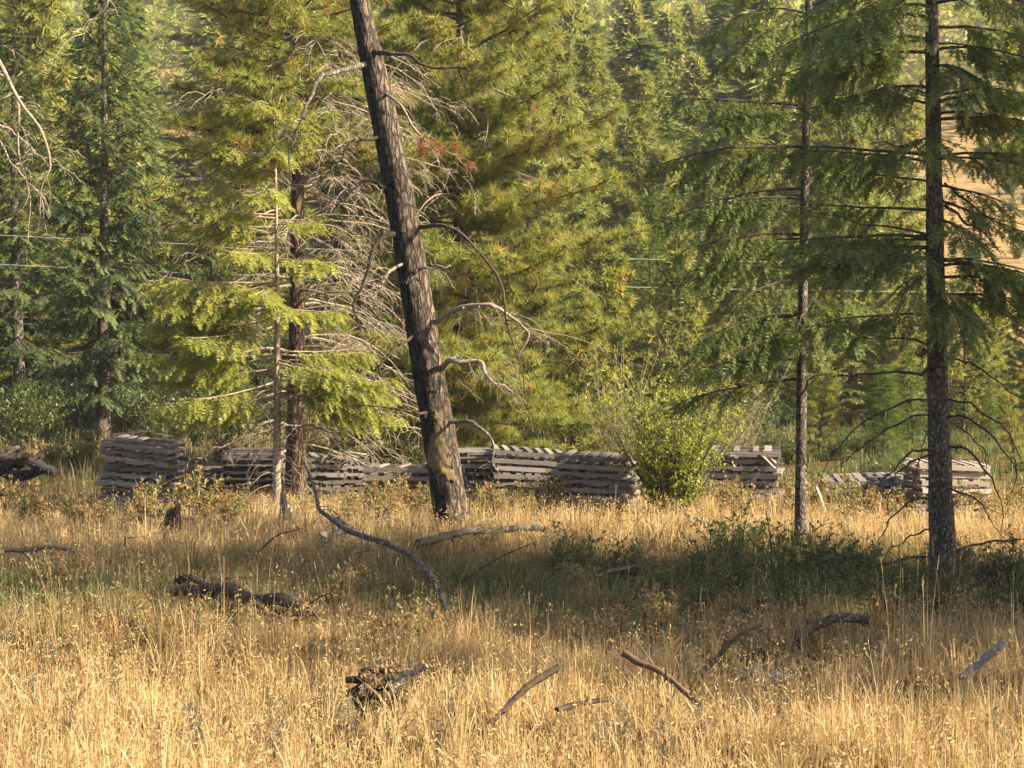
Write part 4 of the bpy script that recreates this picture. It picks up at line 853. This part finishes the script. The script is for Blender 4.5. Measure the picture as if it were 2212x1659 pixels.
log('weathered_log', 'short weathered log lying beside the slender fir', PZ(1770, 1214, .22), PZ(1900, 1198, .24), .07, .055, 'log_grey', knots=2, jag=.08, bend=.01)
log('dry_limb', 'low dry limb in the shaded grass near the picture edge', PZ(-20, 1198, .28), PZ(150, 1186, .3), .03, .02, 'twig_dark', 'branch', twigs=8)

for lab, pts, r in [('thin dark twig arching over the shaded grass in mid meadow', [(1176, 1262), (1201, 1233), (1231, 1227), (1270, 1255)], .010), ('dark twig bowed beside the curved fallen branch', [(740, 1316), (740, 1246), (765, 1201), (797, 1172)], .013),
                    ('dark twig slanting up toward the curved fallen branch', [(528, 1220), (560, 1191), (600, 1156), (645, 1144)], .013), ('upright dark stick under the curved fallen branch', [(851, 1312), (849, 1260), (850, 1196)], .011),
                    ('dark forked twig in the shaded grass above the rotten log', [(195, 1178), (280, 1204), (348, 1207)], .012), ('thin stick lying above the dark rotten log', [(448, 1254), (520, 1247), (560, 1249)], .010), ('short upright stick in the shaded grass', [(270, 1212), (270, 1158)], .014),
                    ('tall thin dark stalk in front of the shaded shrubs', [(1668, 1240), (1664, 1160), (1654, 1104)], .011), ('dark stalk standing beside the bent weathered log', [(1790, 1245), (1775, 1190), (1800, 1150)], .011), ('twig sprawled across the grass below the slim grey log', [(985, 1265), (1060, 1215), (1110, 1190), (1160, 1170)], .010),
                    ('dark twig looping low in the shade below the bush', [(1330, 1330), (1390, 1280), (1440, 1290), (1480, 1320)], .011), ('dead twig poking out near the dark rotten log', [(640, 1330), (690, 1290), (720, 1285), (745, 1310)], .011)]:
    q0 = PZ(pts[0][0], pts[0][1], .10); p = px_curve([(x_, y_, q0[1] + .05 * k_) for k_, (x_, y_) in enumerate(pts)], 14); m = MB(); o_ = p[0].copy()
    tube(m, p - o_, np.linspace(r * 1.25, r * .6, 14), 6); dead_twigs(m, p - o_, 5, .28, .005, -.2, 2); ob = m.build('dry_twig', M['twig_dark']); ob.location = [float(c_) for c_ in o_]; tag(ob, lab, 'twig', 'dry twigs in the shaded grass')

def stump(name, label, px, Y, r, h, mat, seed, slant=.3, roots=5, sides=26):
    g = G(px, Y); rs = np.random.default_rng(seed); m = MB(); n = 9
    a = np.linspace(0, 2 * PI, sides, endpoint=False); z = np.linspace(-.1, 1, n)
    lob = 1 + .18 * np.maximum(0, np.sin(a * roots + rs.uniform(0, 6))) + rs.normal(0, .03, sides)
    topz = h * (1 + slant * np.cos(a + rs.uniform(0, 6)) + rs.uniform(-.18, .18, sides))
    ring = []
    for k, zz in enumerate(z):
        rr = r * (1 + .55 * max(0, 1 - zz) ** 3 * (lob - .75) * 2) * (lob * .3 + .7)
        ring.append(np.stack([rr * np.cos(a), rr * np.sin(a), np.where(zz < .01, zz, zz) * topz], -1))
    ring.append(ring[-1] * [.72, .72, .95]); ring.append(ring[-1] * [.5, .5, .85] - [0, 0, .04])
    R_ = np.array(ring); n = len(R_); i, j = np.meshgrid(np.arange(n - 1), np.arange(sides), indexing='ij')
    m.add(R_.reshape(-1, 3), np.stack([i * sides + j, i * sides + (j + 1) % sides, (i + 1) * sides + (j + 1) % sides, (i + 1) * sides + j], -1).reshape(-1, 4), 0, .5)
    m.add(np.vstack([R_[-1], R_[-1].mean(0)[None]]), np.stack([np.arange(sides), (np.arange(sides) + 1) % sides, np.full(sides, sides)], -1), 0, .5)
    o = m.build(name, M[mat]); o.location = [float(c) for c in g]; return tag(o, label, 'stump')
stump('stump', 'low brown cut stump beside the thick fir', 2146, 26.3, .16, .42, 'log_brown', 3, .06)
stump('broken_stump', 'small pointed dark stump below the leaning stack in sunny grass', 365, 33.3, .17, .36, 'log_brown', 5, .75, 3)
stump('root_stump', 'ragged root stump under the curved fallen branch', 742, 32.0, .17, .26, 'log_grey', 8, .5, 7)
stump('root_stump', 'grey root stump under the pale fir trunk', 622, 34.6, .12, .34, 'log_grey', 9, .6, 5)
# rotten chunk in the sunny grass: a torn block with a stub of branch
g = P(835, 1500, 18.6)
t_ = thing('rotten_chunk', 'torn rotten wood chunk with a grey branch stub in the sunny grass', 'wood chunk', g)
m = MB()
for q in range(46):
    c = np.array([U(-.26, .12), U(-.12, .12), U(-.30, .24)]); d = nrm([U(.4, 1), U(-.5, .5), U(-.4, .5)]); L = U(.12, .26)
    tube(m, [c - d * L / 2, c + d * L * .1 + rng.normal(0, .012, 3), c + d * L / 2], [U(.015, .035), U(.03, .06), U(.008, .03)], 6, 0, .5, lambda a_, b_: 1 + rng.normal(0, .22, (a_, b_)))
m.build('torn_block', M['log_brown'], t_)
m = MB(); q0 = P(858, 1478, 18.5) - g; q1 = P(922, 1438, 18.4) - g
tube(m, [q0 - [.06, 0, .03], q0, (q0 + q1) / 2 + [0, 0, .01], q1], [.06, .05, .03, .022], 10, 0, .5, lambda a_, b_: 1 + rng.normal(0, .06, (a_, b_))); m.build('branch_stub', M['log_grey'], t_)
log('pale_wood_piece', 'pale broken piece of wood beside the knobby dark branch', PZ(1600, 1462, .18), PZ(1632, 1448, .30), .05, .03, 'twig_dead', 'wood piece', knots=3, n=7, jag=.25)
log('pale_wood_piece', 'pale wood scrap just below the knobby dark branch, nearer the plank', PZ(1668, 1478, .20), PZ(1698, 1466, .27), .055, .03, 'twig_dead', 'wood piece', knots=3, n=7, jag=.25)
log('rotten_limb', 'rough dark limb crossing the head of the rotten log', PZ(385, 1248, .34), PZ(470, 1300, .18), .045, .03, 'log_brown', 'branch', knots=6, jag=.2, bend=.08, twigs=4)
log('rotten_limb', 'short dark limb ending beside the split grey log', PZ(600, 1322, .18), PZ(705, 1345, .16), .04, .025, 'log_brown', 'branch', knots=5, jag=.2, bend=.06, twigs=3)
log('bark_piece', 'flat bark piece lying under the curved fallen branch', PZ(690, 1160, .2), PZ(772, 1150, .24), .06, .04, 'log_grey', 'bark', knots=4, jag=.3)
log('broken_limb', 'broken grey limb lying in shade between branch and firs', PZ(1290, 1245, .2), PZ(1400, 1225, .24), .03, .02, 'log_grey', 'branch', knots=4, twigs=4)

# ------------------------------------------------------------------ shrubs
def shrub_mesh(H, R, stems, twl, leaves, lsz, mat, spread=.5, upright=1.0, temps=None, bare=.25, wood='twig', twigs=7, lt=(.2, .95), th=.010):
    W = MB(); S = Sprays()
    for k in range(stems):
        az = U(0, 6.28); r0 = R * .18 * math.sqrt(U(0, 1)); L = H * U(.45, 1.2); e0 = math.pi / 2 - U(0, spread)
        p = walk([r0 * math.cos(az), r0 * math.sin(az), -.05], az, L, e0, e0 - U(-.2, .35), 6, .14)
        tube(W, p, np.linspace(th, th * .3, 7), 4, 0, .5, None, False); bt = U(*lt)
        for q in range(twigs):
            o, d = along(p, U(bare, 1)); a2 = U(0, 6.28); l2 = twl * U(.4, 1.1)
            pq = walk(o, a2, l2, U(.0, .8), U(.3, 1.2) * upright, 3, .2); tube(W, pq, np.linspace(th * .35, th * .15, 4), 3, 0, .5, None, False)
            for _ in range(leaves):
                c, dd = along(pq, U(.1, 1.0)); dv = nrm(dd * .5 + rng.normal(0, .6, 3) + [0, 0, .25])
                S.add(c, dv, [U(-.7, .7), U(-.7, .7), 1], lsz * U(.6, 1.2), np.clip(bt + U(-.2, .25), 0, 1))
    S.put(W, temps or T_leaf, 1); return W.mesh('shrub', [M[wood], M[mat]])
def shrub(me, name, label, px, Y, s=1.0, group=None, cat='shrub', rz=None, loc=None):
    o = link(name, me); o.location = [float(c) for c in (G(px, Y) if loc is None else loc)]; o.rotation_euler = (0, 0, U(0, 6.28) if rz is None else rz); o.scale = (s, s, s * U(.9, 1.1)); return tag(o, label, cat, group)
me = shrub_mesh(2.35, 1.3, 76, .50, 15, .062, 'leaf', .48, 1.0, None, .06, 'twig', 12, th=.012)
shrub(me, 'leafy_bush', 'tall leafy yellow-green bush in front of the pallet stacks', 1452, 35.8, 1.0, None, 'bush')
me = shrub_mesh(3.1, .9, 34, .55, 4, .10, 'pine', .42, 1.2, [fir_twig(6, .06, .3)], .3, 'twig_dead', 10, th=.012)
shrub(me, 'willow_shrub', 'twiggy pale shrub with upright bare shoots behind the leafy bush', 1575, 41.5, 1.0, None, 'shrub')
shrub(me, 'willow_shrub', 'sparse twiggy shrub beside the leafy bush toward the stacks', 1340, 42.5, .78, None, 'shrub')
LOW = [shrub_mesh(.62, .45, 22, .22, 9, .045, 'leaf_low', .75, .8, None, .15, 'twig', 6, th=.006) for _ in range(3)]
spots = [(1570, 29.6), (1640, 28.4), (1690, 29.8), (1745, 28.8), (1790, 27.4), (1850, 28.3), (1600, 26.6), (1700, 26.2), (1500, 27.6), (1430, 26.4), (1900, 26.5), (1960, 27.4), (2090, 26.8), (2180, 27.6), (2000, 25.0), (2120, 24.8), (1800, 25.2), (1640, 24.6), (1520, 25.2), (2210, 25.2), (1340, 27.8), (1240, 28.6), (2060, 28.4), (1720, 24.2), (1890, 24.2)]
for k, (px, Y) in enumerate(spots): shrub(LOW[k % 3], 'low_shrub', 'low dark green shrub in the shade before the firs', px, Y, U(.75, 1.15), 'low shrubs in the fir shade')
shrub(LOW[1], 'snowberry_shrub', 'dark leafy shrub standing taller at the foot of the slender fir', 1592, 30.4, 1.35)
WEED = [shrub_mesh(.55, .3, 18, .14, 8, .05, 'leaf_gold', .55, 1.0, None, .3, 'twig_dead', 6, th=.005) for _ in range(3)]
wl = 'withered golden weed clump in front of the pallets'
for k in range(46):
    px = U(-40, 2260); Y = U(34.5, 37.2); 
    if abs(px - 1450) < 70: continue
    shrub(WEED[k % 3], 'golden_weed', wl, px, Y, U(.7, 1.25), 'withered weeds before the pallets', 'weed')
for k in range(22):
    shrub(WEED[k % 3], 'dry_weed', 'thin dry weed standing in the mid meadow grass', U(-40, 2250), U(21, 31), U(.55, 1.0), 'dry weeds in the mid meadow', 'weed')
for px, Y, s, lb_ in [(330, 35.6, 1.5, 'tallest withered weed before the leaning stack'), (440, 36.4, 1.5, 'pale withered weed between leaning stack and dark stack'), (60, 35.2, 1.5, 'orange withered weed below the scrap heap')]:
    shrub(WEED[1], 'golden_weed', lb_, px, Y, s, None, 'weed')
THK = [shrub_mesh(1.25, .9, 34, .38, 11, .075, 'leaf_low', .7, .8, None, .1, 'twig', 8, lt=(.55, 1.0), th=.008) for _ in range(2)]
for k, (px, Y) in enumerate([(-30, 56), (40, 54.5), (110, 56), (170, 58.5), (20, 60), (90, 61), (270, 60), (330, 57), (390, 61), (-60, 59), (150, 63), (300, 65), (420, 55), (480, 60)]):
    shrub(THK[k % 2], 'thicket_shrub', 'green shrub in the low thicket around the stout fir', px, Y, U(.85, 1.25), 'green thicket around the stout fir')
for k in range(26):
    px, Y = U(-40, 2260), U(42.5, 52)
    shrub(THK[k % 2], 'brush_shrub', 'low green brush growing just behind the pallet stacks', px, Y, U(.35, .65), 'low brush behind the pallets')
for k in range(30):
    px, Y = U(1900, 2260) if k % 3 else U(300, 460), U(95, 195)
    shrub(THK[k % 2], 'hillside_shrub', 'small shrub dotted on the golden slope', px, Y, U(.6, 1.3), 'shrubs on the golden slope')
GRY = [shrub_mesh(.42, .2, 9, .10, 12, .022, 'sage', .35, 1.2, None, .2, 'twig', 7, th=.004) for _ in range(2)]
for k in range(34):
    px, Y = U(-40, 2260), U(16.2, 23.5); shrub(GRY[k % 2], 'grey_weed', 'small dry grey-green weed standing in the sunny grass', px, Y, U(.7, 1.2), 'grey weeds in the sunny grass', 'weed')
for px, Y, lb_ in [(950, 17.5, 'small dark weed at the bottom of the sunny grass, under the rotten chunk'), (1510, 17.4, 'small grey-green weed at the bottom of the sunny grass, middle'), (60, 18.2, 'small grey weed low in the sunny grass at the picture edge'), (1330, 17.3, 'small grey weed near the frame bottom')]:
    shrub(GRY[int(px) % 2], 'grey_weed', lb_, px, Y, 1.0, None, 'weed')
for k in range(26):
    px, Y = U(-60, 2270), U(60, 72); 
    if px < 500: continue
    shrub(THK[k % 2], 'undergrowth_shrub', 'green undergrowth shrub beneath the pines behind the pallets', px, Y, U(.6, 1.1), 'undergrowth beneath the pines')

# ------------------------------------------------------------------ overhead cables on their poles
Yw = 62.0
for k, (lab, ya, yb) in enumerate([('upper overhead cable crossing behind the trees', 486, 578), ('lower overhead cable crossing behind the trees', 551, 636)]):
    a = P(-1400, ya - 58 + 30, Yw); b = P(3600, yb + 66 - 30, Yw - 6); t = np.linspace(0, 1, 60)[:, None]
    p = a * (1 - t) + b * t - np.array([0, 0, 1.0]) * (4 * t * (1 - t)) * .75; p[:, 2] += .55
    m = MB(); tube(m, p - p[0], .0095, 6); o = m.build('overhead_cable', M['cable']); o.location = [float(c) for c in p[0]]; tag(o, lab, 'cable', 'overhead cables')
for nm, q in (('weathered utility pole beyond the dark firs', P(-1400, 400, Yw)), ('weathered utility pole beyond the thick fir', P(3600, 400, Yw - 6))):
    m = MB(); h = 8.4; tube(m, [[0, 0, -.4], [0, 0, 2], [0, 0, 5], [0, 0, h]], [.16, .15, .13, .11], 12); g = np.array([q[0], q[1], float(gz(q[0], q[1]))])
    t_ = thing('utility_pole', nm, 'utility pole', g); m.build('pole', M['log_grey'], t_); m = MB(); box(m, (0, .13, h - .5), (.10, .1, 1.8)); m.build('bracket', M['cable'], t_)

# ------------------------------------------------------------------ grass: blades and seed stalks, one mass each
def blades(mb, x, y, h, wd, tint, lean=.35, az=None, headed=None):
    n = len(x); z = gz(x, y) - .01; a = rng.uniform(0, 2 * np.pi, n); fa = rng.uniform(0, 2 * np.pi, n) if az is None else az
    ln = (np.abs(rng.normal(0, 1, n)) * lean).clip(0, 1.45); dx, dy = np.cos(fa), np.sin(fa); wx, wy = -np.sin(a) * wd / 2, np.cos(a) * wd / 2
    B = np.stack([x, y, z], -1); wv = np.stack([wx, wy, np.zeros(n)], -1); D = np.stack([dx, dy, np.zeros(n)], -1); Z = np.array([0, 0, 1.0])
    s1, s2 = np.sin(ln * .45), np.sin(ln); c1, c2 = np.cos(ln * .45), np.cos(ln)
    m_ = B + (h * .55)[:, None] * (D * s1[:, None] + Z * c1[:, None]); tp = m_ + (h * .45)[:, None] * (D * s2[:, None] + Z * c2[:, None])
    v = np.stack([B - wv, B + wv, m_ + wv * .75, m_ - wv * .75, tp], 1)
    o = (np.arange(n) * 5)[:, None]
    f = np.concatenate([o + [0, 1, 2], o + [0, 2, 3], o + [3, 2, 4]]); mb.add(v.reshape(-1, 3), f, 0, np.repeat(tint, 5)); return tp, nrm(tp - m_)
def scatter(n, y0, y1, margin=2.0, pw=1.0):
    y = y0 + (y1 - y0) * rng.random(n) ** pw; hw = y * .2309 + margin; return rng.uniform(-1, 1, n) * hw, y
def noise2(x, y, s, ph=0.0):
    return (np.sin(x * s + ph + 1.3 * np.sin(y * s * .7 + ph)) + np.sin(y * s * 1.3 + 2.1 * ph + 1.7 * np.sin(x * s * .6)) + np.sin((x + y) * s * .55 + ph * 3)) / 3
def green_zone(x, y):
    """how green the meadow is: dry gold, greener behind the pallets and in the tree shade, which also darkens the tint"""
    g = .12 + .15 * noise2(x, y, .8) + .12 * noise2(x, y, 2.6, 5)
    band = np.exp(-((y - 26.8 - .10 * x) / 4.0) ** 2); g = g + band * (.66 + .06 * x / 6 + .20 * noise2(x, y, 1.3, 2))  # greener grass here, and the shade of the trees deepened through the tint
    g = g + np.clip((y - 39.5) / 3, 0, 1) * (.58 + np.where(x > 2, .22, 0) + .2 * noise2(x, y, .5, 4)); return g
mb = MB()
def shade_short(x, y): return (1 - .35 * np.exp(-((y - 26.5) / 4.0) ** 2)) * np.where(y > 41, .85, 1)
def field(nc, per, y0, y1, hm, hs, w0, lean=.6, rad=.10, dt=0.0):
    """tussocks: nc clumps of about `per` blades that fan out of each clump"""
    x, y = scatter(nc, y0, y1, 2.2); dn = .62 + .45 * noise2(x, y, 1.6, 1) + .3 * noise2(x, y, 4.1, 3); keep = rng.random(nc) < dn; x, y, dn = x[keep], y[keep], dn[keep]
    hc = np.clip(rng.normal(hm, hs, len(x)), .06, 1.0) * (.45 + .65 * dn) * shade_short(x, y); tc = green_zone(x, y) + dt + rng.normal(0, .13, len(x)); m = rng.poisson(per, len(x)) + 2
    R_ = np.repeat; az = rng.uniform(0, 2 * np.pi, m.sum()); rr = rad * np.sqrt(rng.random(m.sum())); X_ = R_(x, m) + rr * np.cos(az); Y_ = R_(y, m) + rr * np.sin(az)
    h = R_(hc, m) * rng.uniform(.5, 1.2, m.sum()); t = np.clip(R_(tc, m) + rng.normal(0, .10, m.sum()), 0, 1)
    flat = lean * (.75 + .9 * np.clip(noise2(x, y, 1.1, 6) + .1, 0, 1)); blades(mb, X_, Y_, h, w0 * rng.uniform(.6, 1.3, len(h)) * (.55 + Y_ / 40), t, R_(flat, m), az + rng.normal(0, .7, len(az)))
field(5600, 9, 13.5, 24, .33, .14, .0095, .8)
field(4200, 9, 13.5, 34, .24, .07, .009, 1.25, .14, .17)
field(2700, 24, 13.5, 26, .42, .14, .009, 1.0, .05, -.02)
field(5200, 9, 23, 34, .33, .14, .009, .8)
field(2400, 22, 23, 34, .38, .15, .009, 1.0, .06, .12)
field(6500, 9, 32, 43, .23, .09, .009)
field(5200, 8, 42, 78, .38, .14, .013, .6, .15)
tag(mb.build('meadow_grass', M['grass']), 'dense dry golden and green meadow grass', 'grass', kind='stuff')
mb = MB()
def heads(n, y0, y1, hm, hs, lean, kind, pw=1.0, tt=.25, wd=.004, spread=.16):
    x, y = scatter(n, y0, y1, 2.0, pw); h = np.clip(rng.normal(hm, hs, n), .2, 1.3)
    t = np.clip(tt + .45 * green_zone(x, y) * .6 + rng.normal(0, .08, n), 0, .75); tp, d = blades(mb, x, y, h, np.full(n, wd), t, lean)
    if kind == 'spike':
        k = 6; S = np.linspace(-.02, 1, k); L = rng.uniform(.07, .13, n)
        for s in S:
            c = tp - d * (L * (1 - s))[:, None]; inst(mb, T_spk, c, d + rng.normal(0, .22, (n, 3)), rng.normal(0, 1, (n, 3)), .024 * rng.uniform(.8, 1.2, n), np.clip(t - .05, 0, 1))
    else:
        k = 5
        for s in range(k):
            off = rng.normal(0, 1, (n, 3)) * [.03, .03, .03]; c = tp - d * (.03 * s) + off
            inst(mb, T_spk, c, off * 14 + [0, 0, -.55] + d * .4, rng.normal(0, 1, (n, 3)), .046 * rng.uniform(.7, 1.25, n), np.clip(t + rng.normal(0, .07, n), 0, 1))
T_spk = [leaf_t(.13), leaf_t(.17, .5)]
heads(6800, 14, 24, .36, .13, .75, 'droop', tt=.20, wd=.006)
heads(3600, 22, 31, .30, .11, .8, 'droop', tt=.34, wd=.006)
heads(6500, 30, 38, .32, .08, .5, 'droop', tt=.08, wd=.007)
heads(520, 15, 26, .66, .14, .4, 'spike', tt=.12, wd=.0045)
heads(260, 24, 40, .70, .15, .3, 'spike', tt=.25, wd=.006)
heads(300, 38, 60, .5, .15, .3, 'spike', tt=.25, wd=.008)
for px, Y, h in [(1490, 20.5, 1.0), (1930, 21, 1.15), (1950, 21.3, 1.25), (1975, 21.1, 1.1), (1995, 20.6, 1.3), (2010, 20.8, 1.2), (480, 23, .9), (130, 22, .95), (350, 24.5, 1.1), (1085, 18.5, .75), (1400, 18.3, .6), (2190, 21, 1.0), (2040, 22, 1.2)]:
    g = G(px, Y); x = np.array([g[0]] * 2) + rng.normal(0, .04, 2); y = np.array([g[1]] * 2) + rng.normal(0, .04, 2)
    tp, d = blades(mb, x, y, np.array([h, h * .8]), np.full(2, .007), np.array([.12, .2]), .12)
    for s in np.linspace(0, 1, 9): inst(mb, T_spk, tp - d * .13 * (1 - s), d + rng.normal(0, .2, (2, 3)), rng.normal(0, 1, (2, 3)), np.full(2, .03), np.full(2, .15))
tag(mb.build('seed_stalks', M['grass']), 'drooping seed heads and tall stalks standing above the meadow grass', 'grass', kind='stuff')

# ------------------------------------------------------------------ haze in the valley air
HAZE = 0.00025
if HAZE:
    m, nt = new_mat('valley_haze'); pv = N(nt, "ShaderNodeVolumePrincipled"); pv.inputs['Density'].default_value = HAZE; pv.inputs['Color'].default_value = (.86, .92, 1.0, 1); pv.inputs['Anisotropy'].default_value = .2
    o = nt.nodes.new("ShaderNodeOutputMaterial"); nt.links.new(pv.outputs[0], o.inputs['Volume'])
    mb = MB(); box(mb, (0, 220, 92), (850, 690, 200)); ob = mb.build('haze', m); tag(ob, 'thin warm haze in the valley air', 'haze', kind='stuff')
